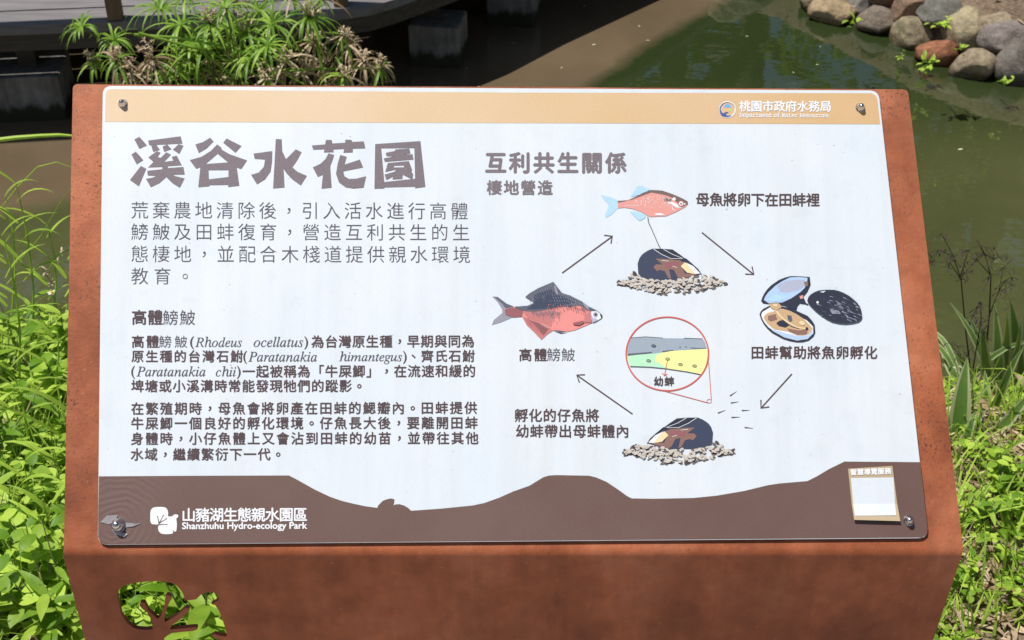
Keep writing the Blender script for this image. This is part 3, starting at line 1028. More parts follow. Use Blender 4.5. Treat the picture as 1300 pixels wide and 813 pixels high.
def buried_mussel(name, fn, seed):
    rnd = random.Random(seed)
    a = Art()
    for k in range(150):
        q = rnd.random(); x = 30 + 1200 * q
        up_, lo_ = 350 + 90 * math.exp(-((q - .42) / .16) ** 2) + 70 * abs(q - .5) ** 1.2 * 2 * (q > .5) + 60 * (q < .12), 600 - 130 * abs(2 * q - 1) ** 2
        if q < .1: up_ = 430
        if q > .9: up_ = 410
        y = rnd.uniform(up_, lo_)
        if q > .9 or q < .1: y = 470 + rnd.uniform(-28, 22)
        if k < 24 and .2 < q < .75: continue
        a.disc("pebble_dark", fn([(x + 7, y + 9)])[0], rnd.uniform(2.5, 3.9), rnd.uniform(1.4, 2.1), rnd.uniform(-.9, .9), 8, up=False)
    a.z += 7e-5
    a.poly("navy", fn([(255, 262), (275, 200), (300, 165), (330, 140), (370, 115), (420, 95), (530, 97), (640, 105), (720, 160), (780, 205), (870, 280), (920, 320), (955, 375), (900, 392), (700, 440),
                       (480, 440), (300, 410), (262, 370)]))
    a.poly("navy_dark", fn([(420, 95), (640, 105), (780, 205), (870, 280), (800, 240), (620, 205), (500, 150)]))
    a.poly("shellbrown", fn([(430, 300), (455, 270), (530, 270), (450, 205), (560, 208), (720, 225), (765, 250), (735, 290), (775, 370), (910, 372), (900, 385), (720, 432), (690, 400), (655, 330),
                             (600, 320), (625, 430), (590, 415), (555, 345), (500, 330), (470, 345)]))
    a.poly("maroon", fn([(545, 250), (700, 240), (720, 285), (640, 300), (560, 300)]))
    a.poly("cream", fn([(730, 290), (772, 245), (850, 295), (885, 375), (800, 360)]))
    a.poly("white_ink", fn([(785, 248), (870, 290), (945, 370), (885, 374), (835, 310)]))
    for p in ([(430, 100), (520, 160), (620, 205), (745, 208)], [(540, 103), (640, 160), (755, 205)], [(520, 225), (600, 235)], [(640, 290), (690, 305)]):
        a.stroke("white_ink", fn(p), .7, .5, up=False)
    a.stroke("navy_dark", fn([(780, 203), (870, 280), (920, 325), (955, 380)]), 1.0)
    for k in range(135):
        q = rnd.random(); x = 60 + 1130 * q
        lo_ = 585 - 120 * abs(2 * q - 1) ** 2
        up_ = (360 + (q - .06) * 240 if q < .36 else 435 - (q - .36) * 130)
        y = rnd.uniform(min(up_, lo_ - 20) + 20, lo_)
        if q > .9 or q < .08: y = 470 + rnd.uniform(-22, 18)
        a.disc("pebble", fn([(x, y)])[0], rnd.uniform(2.4, 3.6), rnd.uniform(1.2, 1.9), rnd.uniform(-.9, .9), 8, up=False)
        if k % 9 == 0: a.z += 7e-5
        if k % 2 == 0:
            a.z += 2e-6
            a.stroke("pebble_dark", fn([(x - 8, y + 8), (x + 12, y - 4)]), .55, .2, up=False)
    a.build(name, panel)


buried_mussel("mussel_drawing", zm(780, 305, 8.667), 3)
buried_mussel("mussel_drawing", lambda pts: [(785 + (1262 - x) / 8.38, 530.3 + (y - 95) / 8.6) for x, y in pts], 4)

a = Art()
zf = zm(960, 340, 8.13)
K = "navy_dark"
a.poly(K, zf([(50, 345), (62, 310), (80, 272), (110, 228), (150, 186), (230, 130), (290, 105), (350, 88), (450, 90), (552, 97), (562, 180), (530, 252), (490, 302), (400, 352), (280, 375), (130, 380), (70, 372)]))
a.poly("pearl", zf([(78, 335), (95, 295), (125, 255), (200, 185), (270, 140), (350, 101), (450, 98), (530, 106), (520, 180), (495, 215), (460, 250), (410, 285), (360, 318), (270, 360), (130, 368)]))
a.poly("pearl_grey", zf([(215, 185), (300, 140), (400, 125), (500, 130), (500, 190), (430, 235), (330, 255), (250, 255)]))
a.poly("fin", zf([(110, 330), (180, 280), (260, 285), (330, 300), (270, 340), (160, 358)]))
a.poly("shellbrown", zf([(490, 150), (530, 140), (535, 190), (505, 195)]))
a.poly(K, zf([(235, 385), (400, 322), (480, 290), (520, 382), (450, 372), (425, 400), (415, 440), (350, 420), (290, 395)]))
a.poly("pink", zf([(445, 295), (485, 285), (480, 320), (455, 325)]))
a.stroke(K, zf([(470, 355), (535, 385)]), 1.6)
a.poly(K, zf([(33, 485), (45, 455), (70, 428), (130, 398), (260, 400), (340, 420), (420, 450), (530, 500), (575, 550), (602, 592), (608, 670), (590, 710), (540, 752), (480, 768), (420, 770), (350, 758), (280, 737), (160, 672), (110, 625), (75, 580), (48, 530)]))
a.poly("board_edge", zf([(50, 488), (62, 460), (140, 412), (250, 425), (400, 490), (520, 545), (585, 610), (588, 680), (530, 738), (420, 754), (290, 722), (170, 655), (120, 610), (85, 570), (60, 525)]))
a.poly("pearl", zf([(110, 610), (170, 640), (300, 680), (430, 710), (540, 700), (580, 640), (580, 690), (530, 735), (420, 750), (290, 718), (170, 650)]))
a.poly("flesh", zf([(75, 520), (92, 490), (120, 470), (220, 442), (270, 425), (350, 450), (420, 485), (480, 525), (520, 562), (580, 630), (540, 690), (480, 704), (420, 702), (330, 662), (250, 650), (190, 640), (150, 612), (105, 570)]))
a.poly("shellbrown", zf([(120, 500), (200, 480), (215, 540), (150, 560), (120, 540)]))
a.poly("shellbrown", zf([(320, 630), (430, 650), (530, 640), (520, 690), (430, 697), (335, 660)]))
a.poly(K, zf([(205, 575), (240, 550), (290, 540), (335, 600), (300, 622), (230, 605)]))
a.poly("slate", zf([(318, 492), (360, 500), (372, 545), (350, 565), (325, 540)]))
a.stroke("flesh_light", zf([(195, 430), (220, 470), (250, 510), (320, 565), (420, 620), (520, 635)]), 2.6, 1.6)
a.stroke(K, zf([(290, 560), (360, 610), (440, 632)]), .6)
a.disc("flesh_light", zf([(470, 575)])[0], 4, 2.6, .4, 10)
a.disc(K, zf([(520, 632)])[0], 1.8, n=9)
a.poly("flesh", zf([(125, 375), (230, 370), (262, 410), (205, 445), (150, 420)]))
a.poly("flesh_light", zf([(170, 380), (215, 378), (210, 405), (175, 400)]))
a.poly(K, zf([(523, 345), (535, 308), (560, 280), (600, 256), (640, 240), (720, 232), (800, 233), (850, 245), (900, 265), (955, 295), (1000, 330), (1040, 368), (1070, 410), (1085, 465), (1089, 520), (1072, 545), (1050, 560), (990, 575), (920, 582), (850, 576), (780, 560), (720, 530), (660, 490), (610, 450), (570, 410), (540, 378)]))
for k in range(110):
    x = random.uniform(620, 1070); y = random.gauss(420, 95)
    if ((x - 810) / 270) ** 2 + ((y - 410 - (x - 800) * .25) / 150) ** 2 > .93: continue
    if x < 740 and random.random() < .8: continue
    L_ = random.uniform(15, 55)
    a.stroke("pearl_grey" if random.random() < .55 else "slate", zf([(x, y), (x + L_, y + L_ * (.25 + .25 * (x > 850)))]), .7, .15, up=False)
a.poly("slate_light", zf([(755, 435), (850, 450), (870, 480), (780, 480)]), up=False)
a.poly("white_ink", zf([(650, 255), (715, 243), (690, 262)]), up=False)
a.disc("white_ink", zf([(630, 362)])[0], 1.6, n=10, up=False)
a.build("open_mussel_drawing", panel)

a = Art()
zf = zm(790, 395, 6.775)


def inell(pts): return pts


a.poly("band_grey", zf([(72, 232), (200, 222), (350, 235), (500, 236), (690, 240), (712, 270), (728, 328), (600, 335), (420, 350), (250, 372), (45, 384), (40, 330), (52, 275)]))
a.poly("mint", zf([(45, 382), (250, 370), (420, 350), (420, 498), (270, 485), (70, 476), (50, 430)]))
a.poly("lemon", zf([(290, 385), (340, 362), (420, 345), (600, 335), (728, 327), (731, 400), (718, 480), (685, 548), (560, 525), (400, 502), (345, 465), (280, 430)]))
for p, w, w1 in (([(45, 378), (150, 368), (255, 357)], 2.6, 1.4), ([(345, 350), (440, 338)], 1.6, .8), ([(590, 318), (640, 322), (720, 322)], 1.0, .6), ([(490, 315), (505, 315)], 1, 1), ([(540, 310), (555, 310)], 1, 1),
                 ([(68, 478), (240, 484), (380, 498), (560, 525), (685, 550)], 1.3, 1.3), ([(75, 232), (200, 222), (350, 233)], .6, .6), ([(530, 235), (690, 240)], .9, .7)):
    a.stroke("slate", zf(p), w, w1, up=False)
a.z += 7e-5
for x, y in ((270, 302), (227, 430), (390, 415), (500, 462), (622, 475)):
    a.disc("navy_dark", zf([(x, y)])[0], 3.1, 2.0, .2, 12, up=False, hole=.85)
    a.stroke("navy_dark", zf([(x - 9, y), (x + 9, y + 1)]), .7, up=False)
a.stroke("red", zf([(388, 428), (362, 555)]), .9, up=False)
a.stroke("red", zf([(342, 533), (362, 557), (386, 543)]), .9, up=False)
a.disc("red", zf([(387, 370)])[0], 53.2, 47.6, 0, 72, up=False, hole=1.75)
a.stroke("red", zf([(365, 690), (735, 790)]), .85, up=False)
a.stroke("red", zf([(742, 445), (765, 762)]), .85, up=False)
a.disc("red", zf([(747, 776)])[0], 3.1, 2.7, 0, 16, up=False, hole=.6)
a.build("magnified_view_drawing", panel)

for pts, w in (([(713.6, 347), (777, 300.7)], [(767, 299), (777.3, 300.2), (775.6, 309.5)]), ([(891, 295.5), (956.6, 348.5)], [(946, 348.2), (957, 348.8), (954.6, 338.8)]),
               ([(1005.3, 475), (966.5, 518)], [(966, 508), (966, 518.4), (976.6, 516.8)]), ([(803, 526), (732.6, 476.8)], [(742.6, 476), (732.2, 476.4), (735.6, 485.8)])):
    a = Art()
    a.stroke("dark_ink", pts, 1.7, up=False)
    a.stroke("dark_ink", w, 1.7, up=False)
    a.build("arrow_print", panel)
a = Art()
zf = zm(780, 390, 3.871)
for p, q in (((568, 437), (601, 415)), ((572, 472), (610, 466)), ((508, 522), (546, 507)), ((626, 509), (665, 508)), ((575, 543), (618, 541)), ((640, 592), (682, 597))):
    a.stroke("dark_ink", zf([p, q]), 1.7, .3, up=False)
a.build("fish_fry_drawing", panel)

# --- bolts
for k, (x, y, s) in enumerate(((156, 132, .74), (1092, 137, .74), (150, 667, 1.1), (1153, 661, .80))):
    u, v_ = H(x, y)
    lean = Vector((-0.0004, 0.0012, 0.010))
    prof = [(0.0058, 0.0008), (0.0062, 0.0022), (0.0060, 0.0040), (0.0052, 0.0052), (0.0047, 0.0058), (0.0046, 0.0080), (0.0038, 0.0098), (0.0022, 0.0110), (0.0004, 0.0115)]
    m = MB()
    rows = []
    for i, (r_, h_) in enumerate(prof):
        n_ = 18
        hx = 1.0
        rows.append([(r_ * s * math.cos(2 * math.pi * j / n_) * (1 + (0.07 if i < 4 and j % 3 == 0 else 0)), r_ * s * math.sin(2 * math.pi * j / n_) * (1 + (0.07 if i < 4 and j % 3 == 0 else 0)), h_ * s) for j in range(n_)])
    m.grid(rows, closed=True)
    m.face(rows[-1])
    b = m.build("bolt", M["bolt"], sign, smooth=True)
    b.matrix_local = panel_root_m @ Matrix.Translation((u, v_, 0))
    m = MB()
    n_ = 24
    rows = [[(r_ * s * math.cos(2 * math.pi * j / n_), r_ * s * math.sin(2 * math.pi * j / n_), h_) for j in range(n_)] for r_, h_ in ((.0074, .0001), (.0074, .0008), (.0071, .0010), (.004, .0010))]
    m.grid(rows, closed=True)
    w = m.build("washer", M["bolt"], b, smooth=False)

# torn, puckered film round the lower left bolt
random.seed(8)
m = MB()
for quad, hts in (([(128, 663), (137, 655), (150, 654), (147, 661), (138, 666)], (.0012, .003, .0022, .0012, .0008)),
                  ([(160, 664), (171, 664.5), (181, 664), (170, 668.5), (160, 670)], (.002, .0022, .0006, .0014, .0008)),
                  ([(142, 672), (152, 676), (163, 678), (158, 682), (147, 679)], (.0012, .0022, .0008, .0018, .001))):
    c = (sum(p[0] for p in quad) / len(quad), sum(p[1] for p in quad) / len(quad))
    n_ = len(quad)
    for i in range(n_):
        j = (i + 1) % n_
        m.face([(*H(*quad[j]), hts[j]), (*H(*quad[i]), hts[i]), (*H(*c), .0018)])
        m.face([(*H(*quad[i]), hts[i] - .0003), (*H(*quad[j]), hts[j] - .0003), (*H(*c), .0014)])
m.build("torn_film", M["film"], panel)

# --- glued sticker, its code panel left blank
st = [(1076.4, 595.4), (1119, 593.0), (1120, 591.6), (1132.6, 591.6), (1137, 628), (1141.6, 662.2), (1112, 661.4), (1083.2, 660.6)]
q = [H(*p) for p in st]
m = MB()
nO = len(q)
lift = lambda x, y: 0.0008 + 0.004 * max(0, (y - 640) / 22)
top = [(*q[i], lift(*st[i])) for i in range(nO)]
bot = [(*q[i], lift(*st[i]) - .0008 if st[i][1] > 645 else 0.0004) for i in range(nO)]
LL = [(1076.4, 595.4), (1078.7, 617), (1081, 640), (1082.1, 650), (1083.2, 660.6)]
RRr = [(1132.6, 591.8), (1135.6, 615), (1138.8, 640), (1140.2, 651), (1141.6, 662.2)]
m.grid([[(*H(*p), lift(0, 640 if i < 3 else (650 if i == 3 else 661))) for p in (r_, l_)] for i, (l_, r_) in enumerate(zip(LL, RRr))])
for i in range(0):
    j = (i + 1) % nO
    m.face([top[i], top[j], bot[j], bot[i]])
bz = lambda i: 640 if i < 3 else (650 if i == 3 else 661)
for side in (LL, RRr):
    m.grid([[(*H(*p), lift(0, bz(i)) - d) for d in ((0.0002, .0008) if side is LL else (.0008, .0002))] for i, p in enumerate(side)])
m.grid([[(*H(*p), lift(0, 661) - d) for p in (LL[-1], RRr[-1])] for d in (0.0, .0009)])
m.grid([[(*H(*p), lift(0, 640) - d) for p in (RRr[0], LL[0])] for d in (0.0, .0006)])
sticker = m.build("sticker", M["sticker"], panel)
sticker["label"] = "small tan sticker with a blank white square near the lower right bolt"
m = MB()
m.grid([[(*H(*p), zz) for p in (b_, a_)] for a_, b_, zz in (((1080, 607.1), (1134, 606.4), lift(0, 640) + .0003), ((1082.9, 640), (1136, 640), lift(0, 640) + .0003), ((1083.8, 650), (1136.5, 650.4), lift(0, 650) + .0003), ((1084.4, 655.3), (1136.6, 654.8), lift(0, 655.3) + .0003))])
m.build("sticker_panel", M["board"], sticker)
a = Art(.0014)
row(a, "white_ink", "智慧導覽服務", 1079.4, 1130.8, 596.2, 604, .045, -1.6)
o = a.build("sticker_lettering", sticker)

# ------------------------------------------------------------------ ground, water, far bank
WZ = -0.35
BANK = [(9, -1.0), (6, 1.3), (3, 3.2), (1.75, 4.12), (1.47, 4.30), (1.22, 4.55), (1.05, 4.85), (0.8, 5.25), (0.3, 5.75), (-0.8, 6.25), (-2.6, 6.5), (-9, 7.0), (-40, 8)]


def bank_dist(x, y):                                     # > 0 on the far bank
    best, sg = 1e9, 1
    for (ax, ay), (bx, by) in zip(BANK, BANK[1:]):
        dx, dy = bx - ax, by - ay
        L2 = dx * dx + dy * dy
        k = max(0, min(1, ((x - ax) * dx + (y - ay) * dy) / L2))
        ex, ey = x - ax - dx * k, y - ay - dy * k
        d = ex * ex + ey * ey
        if d < best:
            best = d; sg = 1 if (dx * (y - ay) - dy * (x - ax)) < 0 else -1
    return math.sqrt(best) * sg


def sstep(a, b, x):
    q = max(0, min(1, (x - a) / (b - a)))
    return q * q * (3 - 2 * q)


def height(x, y):
    n1 = noise.noise(Vector((x * 1.7, y * 1.7, 3.1)))
    n2 = noise.noise(Vector((x * 7, y * 7, 1.3)))
    w = 0.12 * noise.noise(Vector((x * 1.1, 7.7, 0.2))) - 0.26 * sstep(0.0, 0.7, x)
    near = -0.75 * sstep(2.25 + w, 3.25 + w, y)
    d = bank_dist(x, y)
    far = -0.75 + 0.72 * sstep(-0.22, 0.42, d) + 0.06 * sstep(0.35, 2.0, d)
    return max(near, far) + 0.018 * n1 + 0.010 * n2


xs = [-3.2 + 0.06 * i for i in range(107)]
ys = [0.4 + 0.06 * i for i in range(112)]
step, q = 0.1, 3.2
while q < 260:
    q += step; step *= 1.28
    xs = [-q] + xs + [q]
step, q, q2 = 0.1, ys[-1], ys[0]
while q < 260:
    q += step; q2 -= step; step *= 1.28
    ys = [q2] + ys + [q]
m = MB()
m.grid([[(x, y, height(x, y) if -30 < x < 30 and -30 < y < 40 else 0.0 + (0.03 if y > 8 else 0)) for x in xs] for y in ys])
ground = m.build("ground", M["soil"], smooth=True)
tag(ground, kind="structure")
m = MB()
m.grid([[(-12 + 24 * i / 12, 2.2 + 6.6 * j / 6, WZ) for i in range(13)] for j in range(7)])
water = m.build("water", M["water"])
tag(water, kind="structure")

m = MB()
m.box((0, -1.6, -.03), (7.0, 5.0, .09))  # out of view, added to throw light up onto the upright steel
tag(m.build("bounce_slab", M["bounce_slab"], bevel=.01), kind="structure")

# ------------------------------------------------------------------ boulders of the far bank


def boulder(name, loc, size, rot, seed, flat=0.55, col=(0.3, 0.28, 0.25)):
    bm = bmesh.new()
    bmesh.ops.create_icosphere(bm, subdivisions=4, radius=1.0)
    rnd = random.Random(seed)
    off = Vector((rnd.uniform(0, 50), rnd.uniform(0, 50), rnd.uniform(0, 50)))
    cuts = []
    for k in range(9):
        d = Vector((rnd.gauss(0, 1), rnd.gauss(0, 1), rnd.gauss(0, .8))).normalized()
        cuts.append((d, rnd.uniform(.62, .90)))
    for v_ in bm.verts:
        p = v_.co.copy()
        p *= 1 + 0.22 * noise.noise(p * 0.9 + off)
        for d, c in cuts:
            e = p.dot(d) - c
            if e > 0: p -= d * e * 0.92
        p *= 1 + 0.07 * noise.noise(p * 2.6 + off) + 0.045 * abs(noise.noise(p * 4.5 + off)) + 0.02 * noise.noise(p * 9 + off)
        v_.co = Vector((p.x * size[0], p.y * size[1], p.z * size[2]))
    me = bpy.data.meshes.new(name)
    bm.to_mesh(me); bm.free()
    me.materials.append(M["stone"])
    me.polygons.foreach_set("use_smooth", [True] * len(me.polygons))
    o = bpy.data.objects.new(name, me)
    COL.objects.link(o)
    o.location = loc
    o.rotation_euler = rot
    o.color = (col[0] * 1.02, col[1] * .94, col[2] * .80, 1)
    return o


GB = "boulders edging the far bank"
rocks = [  # photo x, y, half width, half height (photo units), height of centre, tilt, colour, label
 (1052, -1, 19, 12, -.16, 0.0, (.26, .22, .13), "mossy tan boulder farthest left in the stone bank, at the picture top"),
 (1057, 22, 25, 14, -.27, 0.15, (.44, .36, .25), "long pale tan boulder lying low at the water, left end of the bank"),
 (1091, 15, 16, 21, -.20, 0.5, (.27, .27, .28), "upright blue grey boulder with a small plant beside it"),
 (1127, -3, 22, 12, -.08, 0.0, (.17, .12, .09), "dark brown boulder behind the big rounded grey one"),
 (1120, 32, 24, 21, -.22, 0.1, (.25, .22, .20), "big rounded grey brown boulder with a flat shaded right side"),
 (1159, 12, 22, 19, -.08, -0.5, (.26, .18, .14), "reddish brown boulder leaning in the upper row"),
 (1205, 22, 32, 15, -.06, 0.12, (.19, .20, .20), "flat dark slate boulder under the bare soil"),
 (1160, 52, 21, 20, -.24, 0.7, (.32, .29, .21), "olive tan boulder tilted behind the bright green water weeds"),
 (1192, 73, 21, 17, -.31, 0.1, (.38, .17, .10), "brick red boulder sitting in the water"),
 (1229, 46, 24, 27, -.16, -0.6, (.44, .40, .29), "large pale yellowish boulder in the middle of the stones"),
 (1262, 36, 23, 13, -.06, -0.3, (.36, .31, .24), "smooth light brown boulder leaning on the pale yellowish one"),
 (1283, 56, 30, 18, -.10, -0.1, (.26, .24, .25), "wide purplish grey boulder overhanging its neighbours"),
 (1238, 92, 24, 18, -.31, -0.6, (.31, .27, .21), "wedge shaped grey brown boulder standing in the water"),
 (1294, 97, 22, 26, -.24, -0.5, (.19, .18, .18), "dark grey boulder low at the right picture edge"),
 (1033, 8, 14, 9, -.31, 0.0, (.22, .19, .14), "small brown stone just above the waterline at the left end"),
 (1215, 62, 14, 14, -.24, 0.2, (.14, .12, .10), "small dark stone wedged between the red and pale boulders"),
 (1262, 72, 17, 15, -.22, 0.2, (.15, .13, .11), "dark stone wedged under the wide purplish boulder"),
]
random.seed(21)
for i, (x, y, rx, ry, z, rt, col, lab) in enumerate(rocks):
    rd = ray(x, y)
    kk = 3.0
    while kk < 9:                                        # settle each stone on the slope of the bank
        p = Vector((0, 0, CAM_Z)) + rd * kk
        if p.z < max(height(p.x, p.y) + .035, WZ + .02): break
        kk += .01
    d = (p - Vector((0, 0, CAM_Z))).length
    sx_, sz_ = rx * d / FPX * 1.22, ry * d / FPX * 1.25
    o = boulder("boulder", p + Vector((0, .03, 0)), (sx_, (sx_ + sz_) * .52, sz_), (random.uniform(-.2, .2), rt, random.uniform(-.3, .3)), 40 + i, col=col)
    tag(o, lab, "boulder", GB)
# the row goes on past the picture edge; the water mirrors it
k = 0
for (ax, ay), (bx, by), n_ in ((BANK[6], BANK[7], 3), (BANK[7], BANK[8], 4), (BANK[8], BANK[9], 6), (BANK[9], BANK[10], 6), (BANK[2], BANK[3], 7)):
    for j in range(n_):
        q = (j + .5) / n_
        for lvl in (0, 1):
            r_ = random.uniform(.09, .15)
            nx, ny = (by - ay), -(bx - ax)
            ln = math.hypot(nx, ny)
            off_ = .03 + lvl * .14
            p = (ax + (bx - ax) * q + nx / ln * off_ * 1 + random.uniform(-.04, .04), ay + (by - ay) * q + ny / ln * off_, -.30 + lvl * .17)
            g = random.uniform(.2, .42)
            if p[0] > .9 and p[0] < 1.5: k += 1; continue
            o = boulder("boulder", p, (r_ * 1.15, r_, r_ * .85), (random.uniform(-.4, .4), random.uniform(-.4, .4), random.uniform(0, 3)), 100 + k, col=(g, g * .9, g * .72))
            tag(o, "rounded stone of the bank beyond the picture edge, mirrored in the pond", "boulder", "mirrored boulders beyond the frame")
            k += 1

# ------------------------------------------------------------------ boardwalk
deck = empty("boardwalk", (-1.0, 4.0, 0))
tag(deck, "grey plank boardwalk on concrete footings over the pond, in the upper left", "boardwalk")
D0 = Vector((1.0, -4.0, 0))
edge = [(-7.0, 3.10), (-3.2, 3.70), (-1.53, 3.895), (-1.15, 3.935), (-0.60, 3.985), (-0.43, 4.045), (-0.355, 4.105), (-0.13, 4.32), (0.06, 4.55), (0.5, 5.02), (1.0, 5.75), (1.6, 6.9)]
edge = [Vector((x, y, 0)) for x, y in edge]
nrm = []
for i in range(len(edge)):
    d = (edge[min(i + 1, len(edge) - 1)] - edge[max(i - 1, 0)]).normalized()
    nrm.append(Vector((-d.y, d.x, 0)))


# the far side of the deck, point for point; boards run evenly between the two sides
back = [Vector((x, y, 0)) for x, y in ((-7.2, 5.9), (-3.7, 6.42), (-2.05, 6.60), (-1.75, 6.63), (-1.40, 6.68), (-1.28, 6.72), (-1.20, 6.76), (-1.08, 6.84), (-.95, 6.96), (-.62, 7.25), (-.25, 7.7), (.25, 8.5))]
nrm = [(q_ - p_) / 2.75 for p_, q_ in zip(edge, back)]


def ribbon(m, o0, o1, z0, z1, i0=0, i1=99):
    rows = []
    for p, n_ in list(zip(edge, nrm))[i0:i1]:
        a_, b_ = p + n_ * o0, p + n_ * o1
        rows.append([(a_.x, a_.y, z0), (b_.x, b_.y, z0), (b_.x, b_.y, z1), (a_.x, a_.y, z1)])
    m.grid(rows, closed=True)
    m.face(rows[0]); m.face(rows[-1][::-1])


random.seed(3)
m = MB()
for k in range(24):
    dz = random.uniform(-.002, .002)
    ribbon(m, k * .118, k * .118 + .112, -.028 + dz, dz)
m.v = [tuple(Vector(p) + D0) for p in m.v]
m.build("deck_planks", M["deck"], deck)
m = MB()
ribbon(m, .012, .042, -.085, -.030)
m.v = [tuple(Vector(p) + D0) for p in m.v]
m.build("edge_board", M["beam"], deck)
for o0 in (.7, 1.6, 2.5):
    m = MB()
    ribbon(m, o0, o0 + .06, -.16, -.030)
    m.v = [tuple(Vector(p) + D0) for p in m.v]
    m.build("joist", M["beam"], deck)


def railing_post(p, rz):
    m = MB()
    m.box((p[0], p[1], .46), (.044, .044, .92), rz)
    m.v = [tuple(Vector(q_) + D0) for q_ in m.v]
    m.build("post", M["post"], deck, bevel=.003)


for px_, py_ in ((145, 27), (432, 9)):
    p = atz(px_, py_, 0)
    railing_post((p.x, p.y + .022), .15)
for p in ((-3.1, 3.76), (-5.2, 3.45)):
    railing_post(p, .2)
for zt in (.90, .50):
    m = MB()
    ribbon(m, .035, .075, zt, zt + .03, 0, 6)
    m.v = [tuple(Vector(p) + D0) for p in m.v]
    m.build("handrail" if zt > .8 else "rail", M["post"], deck)


def footing(c, w, d, top, rz, col_w=.055, cx=0, cy=0):
    m = MB()
    zb = -.75
    m.box((c[0], c[1], (top + zb) / 2), (w, d, top - zb), rz)
    m.v = [tuple(Vector(p) + D0) for p in m.v]
    f = m.build("footing", M["concrete"], deck, bevel=.008)
    m = MB()
    m.box((c[0] + cx, c[1] + cy, (top - .03) / 2), (col_w, col_w, -.03 - top - .001), rz)
    m.v = [tuple(Vector(p) + D0) for p in m.v]
    m.build("column", M["beam"], f)


# near corner of each footing from the survey
def corner(x, y, w, d, rz, z=WZ):
    p = atz(x, y, z)
    cs, sn = math.cos(rz), math.sin(rz)
    return (p.x + (-w / 2) * cs - (d / 2) * sn, p.y + (-w / 2) * sn + (d / 2) * cs)


footing(corner(583, 88, .17, .155, -.62 + .45), .17, .155, -.205, -.62 + .45, cx=-.03, cy=.02)
footing(corner(677, 36, .17, .15, -.2), .17, .15, -.165, -.2)
p = atz(36, 158, WZ)
footing((p.x, p.y + .12), .21, .2, -.20, .1)
footing((-2.5, 4.2), .2, .2, -.2, .1)
footing((-.62, 4.95), .2, .2, -.2, .1)
footing((-1.9, 4.8), .2, .2, -.2, .1)
footing((.35, 5.4), .2, .2, -.2, .6)

# ------------------------------------------------------------------ trees beyond the far bank (the pond mirrors them)


def tree_meshes(seed, hgt):
    rnd = random.Random(seed)
    tm = MB()
    lean = Vector((rnd.uniform(-.4, .4), rnd.uniform(-.3, .3), 0))
    trunk = [Vector((0, 0, -.2)) + lean * q * q * hgt * .12 + Vector((0, 0, hgt * .8 * q)) for q in [i / 7 for i in range(8)]]
    tm.tube(trunk, [.022 * hgt * (1 - .12 * i) for i in range(8)], 8)
    lm = MB()
    clumps = []
    for k in range(11):
        q = rnd.uniform(.44, 1.0)
        b = trunk[min(7, int(q * 7))]
        an = rnd.uniform(0, 6.28)
        L_ = hgt * rnd.uniform(.16, .34) * (1.15 - .55 * q)
        e = b + Vector((math.cos(an) * L_, math.sin(an) * L_, L_ * rnd.uniform(.25, .8)))
        mid = (b + e) / 2 + Vector((0, 0, -.05 * L_))
        tm.tube([b, mid, e], [.009 * hgt, .006 * hgt, .002 * hgt], 5)
        clumps.append((e, hgt * rnd.uniform(.07, .125)))
        clumps.append((mid + Vector((rnd.uniform(-.3, .3), rnd.uniform(-.3, .3), .25)), hgt * rnd.uniform(.06, .11)))
    for c, r_ in clumps:
        for k in range(250):
            d = Vector((rnd.gauss(0, 1), rnd.gauss(0, 1), rnd.gauss(0, .7)))
            d = d.normalized() * r_ * rnd.uniform(.35, 1.1)
            p = c + d
            s = rnd.uniform(.040, .085) * hgt / 8
            a_ = Vector((rnd.gauss(0, 1), rnd.gauss(0, 1), rnd.gauss(0, .5))).normalized()
            b_ = a_.cross(Vector((rnd.gauss(0, 1), rnd.gauss(0, 1), rnd.gauss(0, 1)))).normalized()
            lm.face([p - a_ * s * 1.4, p - b_ * s * .6, p + a_ * s * 1.4, p + b_ * s * .6], 0, rnd.random())
    return tm, lm


spots = [(1.2, 9.5, 0, 7.0), (3.4, 8.6, 1, 8.0), (5.6, 8.4, 2, 6.5), (-.9, 11.5, 2, 8.5), (7.6, 6.5, 0, 7.5), (2.3, 12.5, 1, 10.0), (-3.4, 12, 0, 9.0), (4.6, 12.5, 2, 9.5), (9.5, 9, 1, 9.0),
         (-6.5, 12.5, 1, 8.5), (8.2, 3.4, 2, 6.0)]
tl = ["tall leafy tree standing behind the stone bank, seen mirrored in the pond", "broad crowned tree beyond the stone bank, seen mirrored in the pond", "slender tree beyond the stone bank, seen mirrored in the pond"]
proto = {}
for i, (x, y, k, h_) in enumerate(spots):
    root = empty("tree", (x, y, 0), i * 1.3)
    root.scale = (h_ / 8,) * 3
    tag(root, tl[k], "tree", "trees beyond the bank with the " + ["tall", "broad", "slender"][k] + " crown")
    if k not in proto:
        tm, lm = tree_meshes(60 + k, 8.0)
        proto[k] = (tm.build("trunk", M["bark"], root, smooth=True), lm.build("crown", M["tree_leaf"], root))
    else:
        for src in proto[k]:
            c = src.copy(); COL.objects.link(c); c.parent = root
